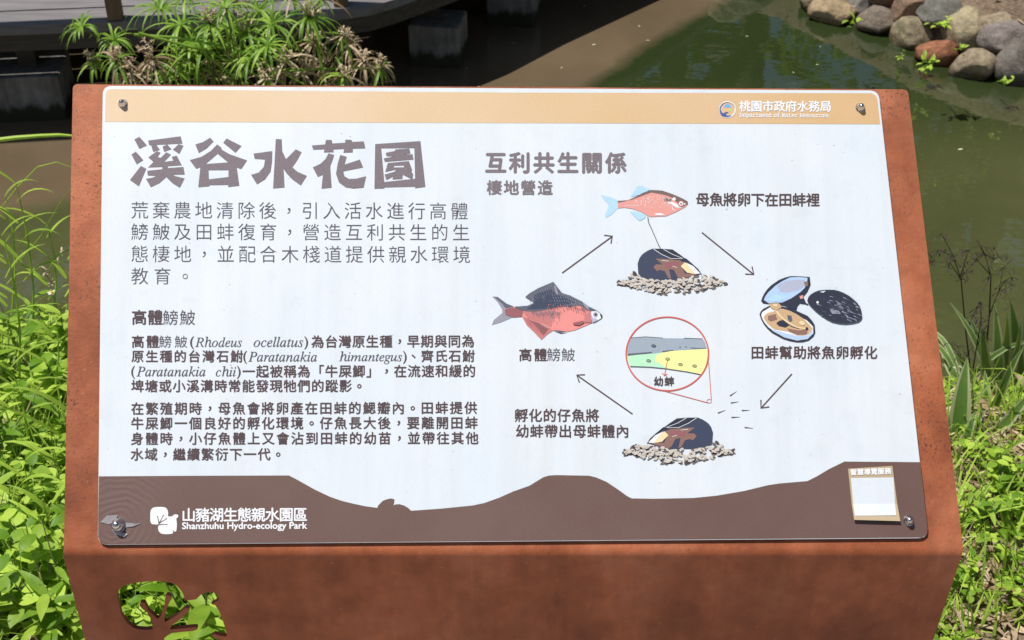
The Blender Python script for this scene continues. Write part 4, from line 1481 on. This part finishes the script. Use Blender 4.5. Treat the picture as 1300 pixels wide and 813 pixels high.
# bushes under the trees
def bush_meshes(seed):
    rnd = random.Random(seed)
    tm, lm = MB(), MB()
    for k in range(7):
        an = rnd.uniform(0, 6.28); r_ = rnd.uniform(.2, .75)
        e = Vector((math.cos(an) * r_, math.sin(an) * r_, rnd.uniform(.5, 1.5)))
        tm.tube([Vector((0, 0, -.1)), e * .5 + Vector((0, 0, .1)), e], [.03, .018, .008], 5)
        for q in range(420):
            d = Vector((rnd.gauss(0, 1), rnd.gauss(0, 1), rnd.gauss(0, 1))).normalized() * rnd.uniform(.12, .52)
            p = e * rnd.uniform(.75, 1.05) + d
            if p.z < .02: continue
            s = rnd.uniform(.028, .055)
            a_ = Vector((rnd.gauss(0, 1), rnd.gauss(0, 1), rnd.gauss(0, .5))).normalized()
            b_ = a_.cross(Vector((rnd.gauss(0, 1), rnd.gauss(0, 1), rnd.gauss(0, 1)))).normalized()
            lm.face([p - a_ * s * 1.4, p - b_ * s * .6, p + a_ * s * 1.4, p + b_ * s * .6], 0, rnd.random())
    return tm, lm


bp = None
for i, (x, y, sc) in enumerate(((1.6, 7.6, .62), (2.9, 6.6, .55), (4.3, 6.0, .9), (5.6, 5.0, 1.1), (.2, 8.6, .9), (-1.6, 8.8, 1.0), (6.6, 3.4, 1.2), (3.8, 8.0, .8), (-3.5, 9.2, 1.6), (7.4, 1.6, 1.3))):
    root = empty("bush", (x, y, 0), i * 1.1)
    root.scale = (sc,) * 3
    tag(root, "green bush under the trees beyond the stone bank, seen mirrored in the pond", "bush", "bushes beyond the bank")
    if bp is None:
        tm, lm = bush_meshes(77)
        bp = (tm.build("stems", M["bark"], root, smooth=True), lm.build("foliage", M["tree_leaf"], root))
    else:
        for src in bp:
            c = src.copy(); COL.objects.link(c); c.parent = root
# ------------------------------------------------------------------ leaf building blocks


def strip(m, base, d0, length, width, droop, seg=5, mi=0, tint=0.5, prof=None, up=Vector((0, 0, 1)), twist=0.0, fold=0.0):
    """a leaf: starts along d0 and bends down"""
    prof = prof or [0.55, 1.0, 0.95, 0.7, 0.4, 0.03]
    d = Vector(d0).normalized()
    p = Vector(base)
    side0 = d.cross(up)
    if side0.length < 1e-3: side0 = Vector((1, 0, 0))
    side0.normalize()
    rows = []
    for i in range(seg + 1):
        q = i / seg
        pi = q * (len(prof) - 1)
        j = min(int(pi), len(prof) - 2)
        w = width * (prof[j] + (prof[j + 1] - prof[j]) * (pi - j)) / 2
        side = side0
        if twist:
            side = Matrix.Rotation(twist * q, 3, d) @ side0
        n_ = side.cross(d)
        if fold:
            rows.append([p - side * w + n_ * w * fold, p, p + side * w + n_ * w * fold])
        else:
            rows.append([p - side * w, p + side * w])
        d = (d + Vector((0, 0, -droop / seg * (0.4 + 1.2 * q)))).normalized()
        p = p + d * (length / seg)
    m.grid(rows, mi, tint)


OVATE = [0.12, 0.75, 1.0, 0.92, 0.6, 0.04]
LANCE = [0.3, 0.8, 1.0, 0.85, 0.5, 0.03]

# ------------------------------------------------------------------ umbrella sedge
random.seed(17)
sedge = empty("umbrella_sedge", (-0.74, 3.50, -0.42))
tag(sedge, "clump of umbrella sedge with green and dry brown whorls in the pond", "water plant")
SB = Vector((-0.74, 3.50, -0.42))
umb = [(105, 42, 34, 0), (145, 58, 32, 0), (205, 22, 48, 0), (182, 40, 36, 0), (244, 62, 42, 0), (288, 20, 46, 0), (332, 24, 48, 0), (372, 14, 46, 0), (262, 72, 50, 0), (312, 52, 46, 0), (346, 42, 50, 0),
       (420, 44, 34, 0), (322, 82, 46, 0), (392, 30, 44, 0), (250, 98, 40, 0), (436, 52, 32, 2), (195, 84, 44, 1), (364, 84, 38, 1), (444, 68, 36, 1), (148, 84, 34, 2), (272, 100, 36, 1), (462, 84, 32, 1),
       (300, 4, 36, 1), (412, 92, 36, 1), (484, 92, 32, 2), (372, 2, 38, 2), (230, 40, 38, 0), (168, 100, 36, 1), (215, 104, 38, 0), (340, 108, 42, 0), (384, 100, 40, 1), (436, 104, 34, 2), (290, 44, 42, 0),
       (120, 84, 28, 2), (340, 66, 40, 0), (400, 58, 34, 2), (268, 38, 38, 0), (230, 84, 36, 0), (300, 92, 40, 0), (275, -14, 44, 0), (345, -14, 46, 0), (235, 4, 36, 0), (410, 6, 32, 2)]
for i, (x, y, r_, kind) in enumerate(umb):
    if kind == 0 and i % 4 == 3: continue
    if kind == 0 and x > 330 and y > 40 and i % 2: kind = 2
    Y = 3.42 + random.uniform(-.12, .16) - (y / 110) * .12
    c = aty(x, y, Y)
    if c.y > 3.72: c.y = 3.72
    dist = (c - Vector((0, 0, CAM_Z))).length
    rad = r_ * dist / FPX * 1.12
    c = c + Vector((0, 0, rad * .18))
    base = SB + Vector((random.uniform(-.16, .16) + (c.x - SB.x) * .25, random.uniform(-.08, .08), 0))
    lean = (c - base)
    mid = base + lean * .55 + Vector((-lean.x * .12, 0, .05))
    m = MB()
    m.tube([base - SB, (base + mid) / 2 - SB, mid - SB, (mid + c) / 2 + Vector((0, 0, .012)) - SB, c - SB], [.0034, .0032, .003, .0026, .0022], 5)
    stem = m.build("stem", M["pale_stem"] if kind != 1 else M["dry"], sedge, smooth=True)
    m = MB()
    n_ = random.randint(19, 26) if kind == 0 else random.randint(13, 20)
    tiltv = lean.normalized() * .4 + Vector((random.uniform(-.3, .3), random.uniform(-.3, .3) - .25, .8))
    tiltv.normalize()
    ax = tiltv.cross(Vector((1, 0, 0))).normalized()
    bx = tiltv.cross(ax)
    for k in range(n_):
        an = 2 * math.pi * k / n_ + random.uniform(-.15, .15)
        rise = random.uniform(.2, 1.0) if kind == 0 else random.uniform(-.5, .45)
        d = ax * math.cos(an) + bx * math.sin(an) + tiltv * rise
        L_ = rad * random.uniform(.55, 1.3)
        drp = random.uniform(1.3, 2.7) if kind == 0 else random.uniform(1.2, 2.6)
        isdry = kind == 1 or (kind == 2 and random.random() < .5)
        strip(m, c - SB, d, L_, (.0068 if not isdry else .0062) * random.uniform(.75, 1.2), drp, 5, 1 if isdry else 0, random.random(), [.7, 1, 1, .85, .55, .05], twist=random.uniform(-.5, .5) if not isdry else random.uniform(-2, 2), fold=.25)
    if kind or random.random() < .3:                     # spikelets on fine rays
        for k in range(14):
            an = random.uniform(0, 6.28)
            d = (ax * math.cos(an) + bx * math.sin(an)) * random.uniform(.2, .7) + tiltv
            e = c - SB + d.normalized() * rad * random.uniform(.25, .5)
            m.tube([c - SB, e], [.0008, .0006], 3, 1, .5, False)
            for s_ in range(4):
                strip(m, e, Vector((random.gauss(0, 1), random.gauss(0, 1), random.gauss(0, 1))), .012, .004, .4, 2, 1, random.random(), [.6, 1, .1])
    m.build("leaf_whorl", [M["sedge"], M["dry"]], stem, smooth=True)
# long fallen green stalks across the clump
for pts in ([(176, 42), (250, 62), (300, 80), (352, 112)], [(170, 44), (225, 48), (300, 62), (395, 112)], [(350, 92), (400, 88), (462, 86)], [(240, 30), (262, 70), (300, 100)]):
    m = MB()
    P = [aty(x, y, 3.24 + .02 * i) - SB for i, (x, y) in enumerate(pts)]
    m.tube(P, [.0036, .0034, .003, .0022][:len(P)], 5, 0, .8)
    m.build("fallen_stalk", M["sedge"], sedge, smooth=True)

# ------------------------------------------------------------------ weeds and grass on the near bank
random.seed(31)


def hz(x, y): return height(x, y)


def weed_mesh(kind, seed):
    rnd = random.Random(seed)
    m = MB()
    if kind == "broad":
        for s_ in range(rnd.randint(2, 4)):
            an = rnd.uniform(0, 6.28); L_ = rnd.uniform(.06, .15)
            lean = Vector((math.cos(an) * .5, math.sin(an) * .5, 1)).normalized()
            pts = [Vector((0, 0, -.01)), lean * L_ * .5, lean * L_ + Vector((0, 0, .01))]
            m.tube(pts, [.0018, .0015, .001], 4, 1, .6, False)
            for k in range(rnd.randint(4, 7)):
                q = .3 + .7 * k / 6
                b = pts[1] * (1 - q) + pts[2] * q if q > .5 else pts[1]
                a2 = an + k * 2.4 + rnd.uniform(-.3, .3)
                d = Vector((math.cos(a2), math.sin(a2), rnd.uniform(.0, .45)))
                l2 = rnd.uniform(.025, .048) * (1.15 - .3 * q)
                strip(m, b, d, l2, l2 * rnd.uniform(.5, .72), rnd.uniform(.3, .9), 5, 0, rnd.random(), OVATE, fold=.22)
    elif kind == "lance":
        for s_ in range(rnd.randint(2, 4)):
            an = rnd.uniform(0, 6.28); L_ = rnd.uniform(.08, .20)
            lean = Vector((math.cos(an) * .35, math.sin(an) * .35, 1)).normalized()
            pts = [Vector((0, 0, -.01)), lean * L_ * .5, lean * L_]
            m.tube(pts, [.0016, .0013, .0009], 4, 1, .6, False)
            for k in range(rnd.randint(5, 9)):
                q = k / 8
                b = lean * L_ * (.15 + .85 * q)
                a2 = an + k * 2.4
                d = Vector((math.cos(a2), math.sin(a2), rnd.uniform(.1, .7)))
                l2 = rnd.uniform(.04, .075)
                strip(m, b, d, l2, l2 * rnd.uniform(.2, .3), rnd.uniform(.4, 1.1), 5, 0, rnd.random(), LANCE, fold=.25)
    else:                                                # creeping three-leaflet weed
        for s_ in range(rnd.randint(6, 10)):
            an = rnd.uniform(0, 6.28); rr = rnd.uniform(.01, .07)
            top = Vector((math.cos(an) * rr, math.sin(an) * rr, rnd.uniform(.02, .06)))
            m.tube([Vector((0, 0, -.005)), top], [.0011, .0008], 3, 1, .5, False)
            for k in range(3):
                a2 = an + 2.09 * k
                l2 = rnd.uniform(.014, .024)
                strip(m, top, Vector((math.cos(a2), math.sin(a2), rnd.uniform(0, .5))), l2, l2 * .85, .5, 4, 0, rnd.random(), [.15, .8, 1, .8, .1], fold=.15)
    return m


def inst(src, loc, rz, sc, label, cat, group):
    o = src.copy()
    COL.objects.link(o)
    o.location = loc
    o.rotation_euler = (random.uniform(-.12, .12), random.uniform(-.12, .12), rz)
    o.scale = (sc, sc, sc)
    return tag(o, label, cat, group)


protos = {}
for kind in ("broad", "lance", "clover"):
    protos[kind] = []
    for k in range(4):
        o = weed_mesh(kind, 200 + k + 10 * len(protos)).build(dict(broad="broadleaf_weed", lance="lance_leaf_weed", clover="three_leaf_weed")[kind], [M["weed"], M["pale_stem"]], smooth=True)
        protos[kind].append(o)
WL = dict(broad=("bright green broad leaved weed in the undergrowth around the sign", "broad leaved weeds around the sign"),
          lance=("bright green narrow leaved weed in the undergrowth around the sign", "narrow leaved weeds around the sign"),
          clover=("low weed with three part leaves in the undergrowth around the sign", "three leaved weeds around the sign"))
used = {k: 0 for k in protos}


def place_weed(kind, x, y, sc):
    lab, grp = WL[kind]
    i = used[kind]; used[kind] += 1
    src = protos[kind][i % 4]
    z = hz(x, y)
    rz = random.uniform(0, 6.28)
    if i < 4:
        src.location = (x, y, z); src.rotation_euler = (0, 0, rz); src.scale = (sc,) * 3
        tag(src, lab, "weed", grp)
    else:
        inst(src, (x, y, z), rz, sc, lab, "weed", grp)


def left_zone():
    y = random.uniform(1.5, 2.62)
    return (random.uniform(-.62 - .30 * y, -.30), y)


def right_zone():
    y = random.uniform(1.52, 2.28)
    return (random.uniform(.42, .66 + .30 * y), y)


for k in range(135):
    x, y = left_zone()
    while y > 2.25 + random.uniform(-.1, .2): x, y = left_zone()
    place_weed("lance", x, y, random.uniform(.6, 1.15))
for k in range(215):
    x, y = left_zone()
    while y > 2.12 + random.uniform(-.1, .25): x, y = left_zone()
    place_weed("broad", x, y, random.uniform(.6, 1.1))
for k in range(50):
    x, y = left_zone(); place_weed("clover", x, y, random.uniform(.8, 1.3))
for k in range(34):
    x, y = right_zone(); place_weed("broad", x, y, random.uniform(.40, .65) * (.7 if y > 1.95 else 1))
for k in range(150):
    x, y = right_zone(); place_weed("clover", x, y, random.uniform(.42, .75))
for k in range(16):
    x, y = right_zone(); place_weed("lance", x, y, random.uniform(.5, .8))
for k in range(30):                                      # strip hidden behind the board
    y = random.uniform(1.6, 2.5); place_weed("broad", random.uniform(-.4, .4), y, 1.0)
for x, y in ((-.44, 1.62), (-.40, 1.50), (-.36, 1.58), (-.48, 1.50), (-.33, 1.48), (-.42, 1.75), (-.50, 1.68), (-.36, 1.70)):
    place_weed("lance", x, y, 1.5)

# grass sward, beyond counting
m = MB()
for k in range(14500):
    u = random.random()
    if u < .60:
        x, y = left_zone(); hh = random.uniform(.04, .15) * (1 - .55 * sstep(2.0, 2.45, y))
    elif u < .82: x, y = right_zone(); hh = random.uniform(.02, .065) * (2.2 if random.random() < .12 else 1)
    elif u < .93: x, y = random.uniform(-.5, .5), random.uniform(1.35, 2.6); hh = random.uniform(.04, .12)
    else:
        x, y = random.uniform(-2.4, 2.4), random.uniform(2.3, 2.95); hh = random.uniform(.05, .16) * (.5 if x > 0 else 1)
    if x > .4 and y > 2.35: continue
    if u < .82 and noise.noise(Vector((x * 3.2, y * 3.2, 5))) < -.28: continue
    z = hz(x, y)
    if z < WZ + .01: continue
    an = random.uniform(0, 6.28); ln = random.uniform(.1, .9)
    strip(m, (x, y, z - .004), (math.cos(an) * ln, math.sin(an) * ln, 1), hh * 1.3, random.uniform(.0025, .006), random.uniform(.3, 1.6), 4, 1 if random.random() < .08 else 0, random.random(), [.7, 1, .8, .5, .04])
g = m.build("grass", [M["grass"], M["dry"]], smooth=True)
tag(g, "short green grass filling the bank around the sign", "grass", kind="stuff")
# far bank turf
m = MB()
for k in range(5000):
    x = random.uniform(-3, 6); y = random.uniform(3.2, 8.5)
    d = bank_dist(x, y)
    if d < .62 + .12 * noise.noise(Vector((x * 3, y * 3, 2))) or d > 3: continue
    an = random.uniform(0, 6.28)
    strip(m, (x, y, hz(x, y) - .004), (math.cos(an), math.sin(an), .8), random.uniform(.03, .07), .005, 1, 3, 0, .5 + .5 * random.random(), [.7, 1, .6, .05])
g = m.build("turf", M["grass"])
tag(g, "thin yellow green turf on top of the far stone bank", "grass", kind="stuff")
# straw and dead leaf crumbs: litter on the soil
m = MB()
for k in range(5200):
    u = random.random()
    if u < .2: x, y = left_zone()
    elif u < .62: x, y = right_zone()
    else:
        x, y = random.uniform(.8, 4), random.uniform(3.4, 6)
        d = bank_dist(x, y)
        if d < .12 or d > 1.2: continue
    an = random.uniform(0, 6.28); L_ = random.uniform(.012, .045)
    strip(m, (x, y, hz(x, y) + random.uniform(.004, .012)), (math.cos(an), math.sin(an), random.uniform(-.05, .3)), L_, random.uniform(.003, .014), random.uniform(0, .8), 3, 0, random.random(), [.3, 1, .8, .1])
g = m.build("leaf_litter", M["litter"])
tag(g, "straw and dead leaf crumbs scattered over the soil", "leaf litter", kind="stuff")
# larger fallen leaves one can pick out
for k in range(16):
    x, y = right_zone() if k < 13 else left_zone()
    m = MB()
    an = random.uniform(0, 6.28); L_ = random.uniform(.06, .11)
    strip(m, (0, 0, 0), (math.cos(an), math.sin(an), .25), L_, L_ * random.uniform(.28, .45), random.uniform(.3, .9), 6, 0, random.random(), OVATE, fold=.3, twist=.4)
    o = m.build("fallen_leaf", M["litter"], loc=(x, y, hz(x, y) + .018))
    tag(o, "curled dry brown leaf lying among the low weeds", "fallen leaf", "fallen leaves among the weeds")

# tall grass plants left of the sign
TG = [((40, 470), (18, 232), 9), ((62, 430), (58, 285), 7), ((22, 520), (2, 300), 8), ((75, 480), (86, 330), 6), ((10, 430), (6, 250), 6), ((48, 560), (70, 410), 8), ((30, 620), (12, 470), 8), ((64, 650), (84, 520), 7), ((12, 710), (28, 590), 8), ((50, 740), (66, 640), 8)]
tgl = ["tallest grass stalk left of the sign, its tip reaching over the pond", "upright leafy grass stalk close to the left edge of the sign, above the water", "grass stalk leaning left at the left picture edge",
       "thin grass stalk brushing the left side of the sign", "grass stalk at the far left edge in front of the dark water", "grass stalk with wide blades halfway down the left side", "grass stalk in the middle of the left undergrowth",
       "grass stalk beside the steel edge, lower left", "low grass stalk at the left picture edge", "low leafy grass stalk just left of the steel fold"]
for (b, tp, n_), lab in zip(TG, tgl):
    base = atz(b[0], b[1], 0)
    base.z = hz(base.x, base.y)
    base = atz(b[0], b[1], base.z)
    tip = aty(tp[0], tp[1], base.y + .05)
    v_ = tip - base
    m = MB()
    pts = [v_ * q + Vector((.02 * math.sin(q * 3), 0, .03 * q * (1 - q))) for q in (-.03, .2, .45, .7, .9, 1)]
    m.tube(pts, [.0026, .0024, .0021, .0018, .0012, .0006], 5, 1, .8)
    for k in range(n_ + 1):
        q = .08 + .92 * k / n_
        an = (k % 2) * math.pi + random.uniform(-.7, .7)
        strip(m, v_ * q, Vector((math.cos(an) * .8, math.sin(an) * .5, 1)), random.uniform(.06, .14), random.uniform(.007, .012), random.uniform(.6, 2.0), 7, 0, .35 + .6 * random.random(), [.6, 1, 1, .85, .6, .3, .03], fold=.25)
    o = m.build("grass_stalk", [M["grass"], M["grass"]], loc=base, smooth=True)
    tag(o, lab, "grass plant", "tall grass stalks left of the sign")
# arching bent grass blade and the single leaf that crosses the dark water
m = MB()
P = [aty(x, y, 2.7) for x, y in ((4, 262), (22, 238), (48, 212), (72, 206), (92, 213))]
o = P[0].copy(); m.tube([p - o for p in P], [.0016, .0015, .0013, .001, .0006], 5, 0, .9)
tag(m.build("arching_grass", M["grass"], loc=o), "thin arching grass stem bending toward the sign over brown water", "grass plant")
m = MB()
P = [aty(x, y, 2.62) for x, y in ((26, 330), (52, 300), (74, 262), (94, 232))]
o = P[0].copy(); m.tube([p - o for p in P], [.0014, .0013, .001, .0006], 5, 0, .6)
tag(m.build("arching_grass", M["grass"], loc=o), "fine grass stem slanting up to the left edge of the sign", "grass plant")
m = MB()
rows = []
PP = [(-60, 186), (-20, 180), (20, 175), (50, 172.6), (75, 171.5), (98, 173)]
o = aty(-60, 186, 2.6)
for i, (x, y) in enumerate(PP):
    w = [4.5, 6, 5.4, 4.6, 4, 2.6][i]
    rows.append([aty(x, y - w / 2, 2.6) - o, aty(x, y, 2.595) - o, aty(x, y + w / 2, 2.6) - o])
m.grid(rows, 0, .95)
tag(m.build("reed_blade", M["grass"], loc=o), "single long pale green blade lying level beside the upper left sign edge", "grass plant")

# ribbon grass right of the sign: green leaves with cream margins


def ribbon_leaf(m, pts, w, tint=.5, roll=0.0):
    rows = []
    n_ = len(pts)
    for i, p in enumerate(pts):
        d = (pts[min(i + 1, n_ - 1)] - pts[max(i - 1, 0)]).normalized()
        view = Vector((roll, -.75, .65)).normalized()
        side = d.cross(view).normalized()
        nn = side.cross(d)
        q = i / (n_ - 1)
        ww = w / 2 * min(1, .55 + 1.8 * q) * (1 - max(0, (q - .45) / .55) ** 1.6 * .96)
        rows.append([p + side * ww * a_ + nn * ww * abs(a_) * .22 for a_ in (-1, -.62, 0, .62, 1)])
    m.grid(rows, lambda i, j: 1 if j in (0, 3) else 0, tint)


def bez(a_, b_, c_, n_=9):
    return [a_ * (1 - q) ** 2 + b_ * 2 * q * (1 - q) + c_ * q * q for q in [i / (n_ - 1) for i in range(n_)]]


RB = [("upright ribbon grass with a wide cream edged leaf close to the right edge of the sign",
       (1213, 604), 2.02, [((1216, 520), (1228, 455), 21), ((1262, 556), (1318, 488), 15), ((1262, 590), (1330, 556), 13), ((1228, 545), (1240, 520), 10), ((1235, 535), (1252, 520), 9)]),
      ("ribbon grass with stiff leaves fanning up against the pond, right of the sign",
       (1262, 530), 2.32, [((1255, 450), (1230, 402), 11), ((1250, 470), (1246, 410), 13), ((1272, 460), (1262, 385), 13), ((1282, 450), (1278, 398), 11), ((1240, 490), (1204, 432), 9), ((1290, 470), (1296, 410), 12), ((1262, 450), (1206, 384), 8), ((1230, 500), (1196, 462), 8)]),
      ("ribbon grass at the right picture edge, tall leaves leaning out of view",
       (1302, 520), 2.35, [((1296, 440), (1282, 380), 14), ((1310, 430), (1300, 372), 14), ((1325, 450), (1330, 380), 14), ((1286, 470), (1268, 420), 10)]),
      ("yellowing ribbon grass leaf bent down beside the right sign edge",
       (1222, 490), 2.3, [((1206, 470), (1193, 440), 10), ((1210, 500), (1196, 505), 9), ((1215, 520), (1196, 526), 9)]),
      ("small ribbon grass tuft with narrow leaves among the weeds, right side",
       (1246, 560), 2.15, [((1270, 480), (1300, 440), 10), ((1225, 500), (1214, 468), 10), ((1236, 530), (1214, 522), 10), ((1232, 556), (1206, 545), 9), ((1256, 520), (1250, 470), 12), ((1240, 520), (1228, 478), 9)]),
      ("loose ribbon grass leaves sprawling low at the bottom right",
       (1262, 790), 1.62, [((1240, 776), (1226, 770), 9), ((1275, 760), (1290, 690), 9), ((1250, 760), (1246, 742), 11), ((1290, 790), (1310, 770), 9), ((1270, 770), (1262, 730), 9)])]
for lab, b, Y, leaves in RB:
    base = aty(b[0], b[1], Y)
    m = MB()
    for k, (c1, c2, w) in enumerate(leaves):
        L1 = aty(c1[0], c1[1], Y + random.uniform(-.04, .03)) - base
        L2 = aty(c2[0], c2[1], Y + random.uniform(-.02, .12)) - base
        dist = (base - Vector((0, 0, CAM_Z))).length
        ribbon_leaf(m, bez(Vector((random.uniform(-.012, .012), 0, -.02)), L1, L2), 1.25 * w * dist / FPX, random.uniform(.25, .8), random.uniform(-.3, .3))
    for k in range(3):
        an = random.uniform(0, 6.28)
        ribbon_leaf(m, bez(Vector((0, 0, -.02)), Vector((math.cos(an) * .05, abs(math.sin(an)) * .05, .10)), Vector((math.cos(an) * .16, abs(math.sin(an)) * .12, .08))), .012, random.random())
    zg = hz(base.x, base.y)
    m.tube([Vector((0, 0, zg - base.z - .03)), Vector((0, 0, .01))], [.008, .006], 6, 0, .4)
    o = m.build("ribbon_grass", [M["ribbon_green"], M["ribbon_cream"]], loc=base, smooth=True)
    tag(o, lab, "ribbon grass", "cream edged ribbon grass right of the sign")

# dry seed stalks
DS = [("withered dark seed stalk with drooping twigs right of the sign, nearer the sign edge", (1238, 520), 2.4,
       [[(1238, 520), (1232, 470), (1226, 420), (1220, 355), (1210, 325), (1196, 298)], [(1220, 355), (1206, 334), (1186, 332)], [(1210, 325), (1192, 318), (1182, 326)], [(1219, 352), (1226, 330), (1230, 318)], [(1226, 420), (1236, 400), (1244, 388)]]),
      ("withered dark seed stalk with drooping twigs right of the sign, farther from the sign edge", (1246, 530), 2.45,
       [[(1246, 530), (1250, 460), (1256, 400), (1258, 350), (1250, 322), (1244, 312)], [(1258, 350), (1240, 330), (1226, 344)], [(1256, 400), (1268, 370), (1274, 340)], [(1268, 370), (1276, 356), (1284, 352)], [(1250, 322), (1262, 330), (1268, 326)], [(1256, 410), (1240, 430), (1228, 452)]]),
      ("bare dark twig standing in the ribbon grass", (1232, 560), 2.3, [[(1232, 560), (1230, 500), (1240, 440), (1250, 420)], [(1230, 500), (1222, 460), (1216, 440)], [(1240, 440), (1246, 404), (1244, 384)]])]
for lab, b, Y, lines in DS:
    base = aty(b[0], b[1], Y)
    m = MB()
    for li, ln in enumerate(lines):
        P = [aty(x, y, Y + random.uniform(-.015, .015)) - base for x, y in ln]
        r0 = .0026 if li == 0 else .0013
        m.tube(P, [r0 * (1 - .7 * i / (len(P) - 1)) for i in range(len(P))], 4, 0, .3)
        for p in P[1 if li else 3:]:
            for k in range(6):
                e = p + Vector((random.gauss(0, .010), random.gauss(0, .010), random.gauss(-.004, .010)))
                m.tube([p, e], [.0007, .0005], 3, 0, .3, False)
                strip(m, e, (random.gauss(0, 1), random.gauss(0, 1), -.6), .011, .004, .3, 2, 0, random.random(), [.5, 1, .1])
    m.tube([Vector((0, 0, hz(base.x, base.y) - base.z - .02)), Vector((0, 0, .004))], [.003, .0026], 4, 0, .3)
    o = m.build("seed_stalk", M["dark_stem"], loc=base)
    tag(o, lab, "dry stalk", "dry stalks right of the sign")

# dry stalk and little daisy on the left
m = MB()
base = aty(60, 400, 2.5)
for ln in ([(60, 400), (66, 360), (74, 330), (78, 318)], [(66, 360), (56, 345), (52, 338)]):
    P = [aty(x, y, 2.5) - base for x, y in ln]
    m.tube(P, [.0013, .001, .0008, .0006][:len(P)], 4, 0, .6)
    for p in P[1:]:
        for k in range(5):
            strip(m, p, (random.gauss(0, 1), random.gauss(0, 1), random.gauss(0, 1)), .012, .004, .3, 2, 0, .5 + .5 * random.random(), [.5, 1, .1])
m.tube([Vector((0, 0, hz(base.x, base.y) - base.z - .02)), Vector((0, 0, .002))], [.0014, .0013], 4, 0, .5)
tag(m.build("seed_stalk", M["dry"], loc=base), "short tan seed stalk left of the sign above the weeds", "dry stalk")
daisy = empty("daisy", aty(66, 372, 2.45))
tag(daisy, "tiny white and yellow wild daisy in the weeds left of the sign", "wild flower")
m = MB()
zb = hz(daisy.location.x, daisy.location.y) - daisy.location.z
m.tube([Vector((.01, 0, zb)), Vector((.005, 0, zb / 2)), Vector((0, 0, 0))], [.0012, .001, .0008], 4, 0, .5)
m.build("stem", M["grass"], daisy)
m = MB()
for k in range(6):
    an = k * 1.047
    strip(m, (0, 0, 0), (math.cos(an), math.sin(an) - .2, .35), .010, .006, .3, 3, 0, .5, [.5, 1, .9, .3])
m.build("petals", M["petal_white"], daisy)
m = MB()
rows = [[(r_ * math.cos(6.283 * j / 10), r_ * math.sin(6.283 * j / 10) - .001, h_) for j in range(10)] for r_, h_ in ((.004, .001), (.0036, .003), (.002, .0042), (.0002, .0045))]
m.grid(rows, closed=True)
m.build("flower_disc", M["petal_yellow"], daisy, smooth=True)

# weeds in the joints of the stone bank
for px_, py_, z, n_, sc, lab in ((1078, 13, -.12, 7, .7, "small bright weed growing on the upright blue grey boulder"), (1184, 12, -.04, 16, .8, "leafy weed tuft on top of the bank between the red brown and slate boulders"),
                                (1169, 62, -.26, 12, .9, "bright green water weed between the olive tan and red boulders"), (1163, 72, -.33, 9, .8, "low water weed at the waterline left of the red boulder"),
                                (1264, 86, -.26, 6, .9, "bright two leaved weed in the dark gap at the right"), (1136, 56, -.32, 7, .5, "small brownish weed at the foot of the big rounded boulder"), (1208, 45, -.12, 8, .6, "small dark weed under the slate boulder")):
    o = atz(px_, py_, z) + Vector((0, -.10, 0))
    m = MB()
    for k in range(n_):
        an = random.uniform(0, 6.28)
        b = Vector((random.gauss(0, .012), random.gauss(0, .006), random.gauss(.0, .012)))
        L_ = random.uniform(.024, .045) * sc
        strip(m, b, (math.cos(an), math.sin(an) - .5, random.uniform(.2, 1)), L_, L_ * .42, .7, 5, 0, .5 + .5 * random.random(), OVATE, fold=.2)
    m.tube([Vector((0, .06, -.03)), Vector((0, 0, 0))], [.002, .0015], 4, 0, .4)
    tag(m.build("bank_weed", M["weed"], loc=o), lab, "weed", "weeds in the stone bank")

# flecks drifting on the pond
for k, (x, y) in enumerate(((655, 56), (756, 57), (712, 88), (812, 35), (820, 52), (946, 47), (1008, 94), (1039, 83), (607, 113), (590, 88), (742, 10), (1040, 60), (1222, 190))):
    p = atz(x, y, WZ)
    m = MB()
    an = random.uniform(0, 6.28); L_ = random.uniform(.008, .020)
    strip(m, (0, 0, 0), (math.cos(an), math.sin(an), .02), L_, L_ * .45, .05, 3, 0, random.random(), [.2, 1, .8, .1])
    tag(m.build("floating_leaf", M["float_leaf"], loc=p + Vector((0, 0, .003))), "tiny pale leaf fleck floating on the pond", "floating leaf", "leaf flecks on the pond")
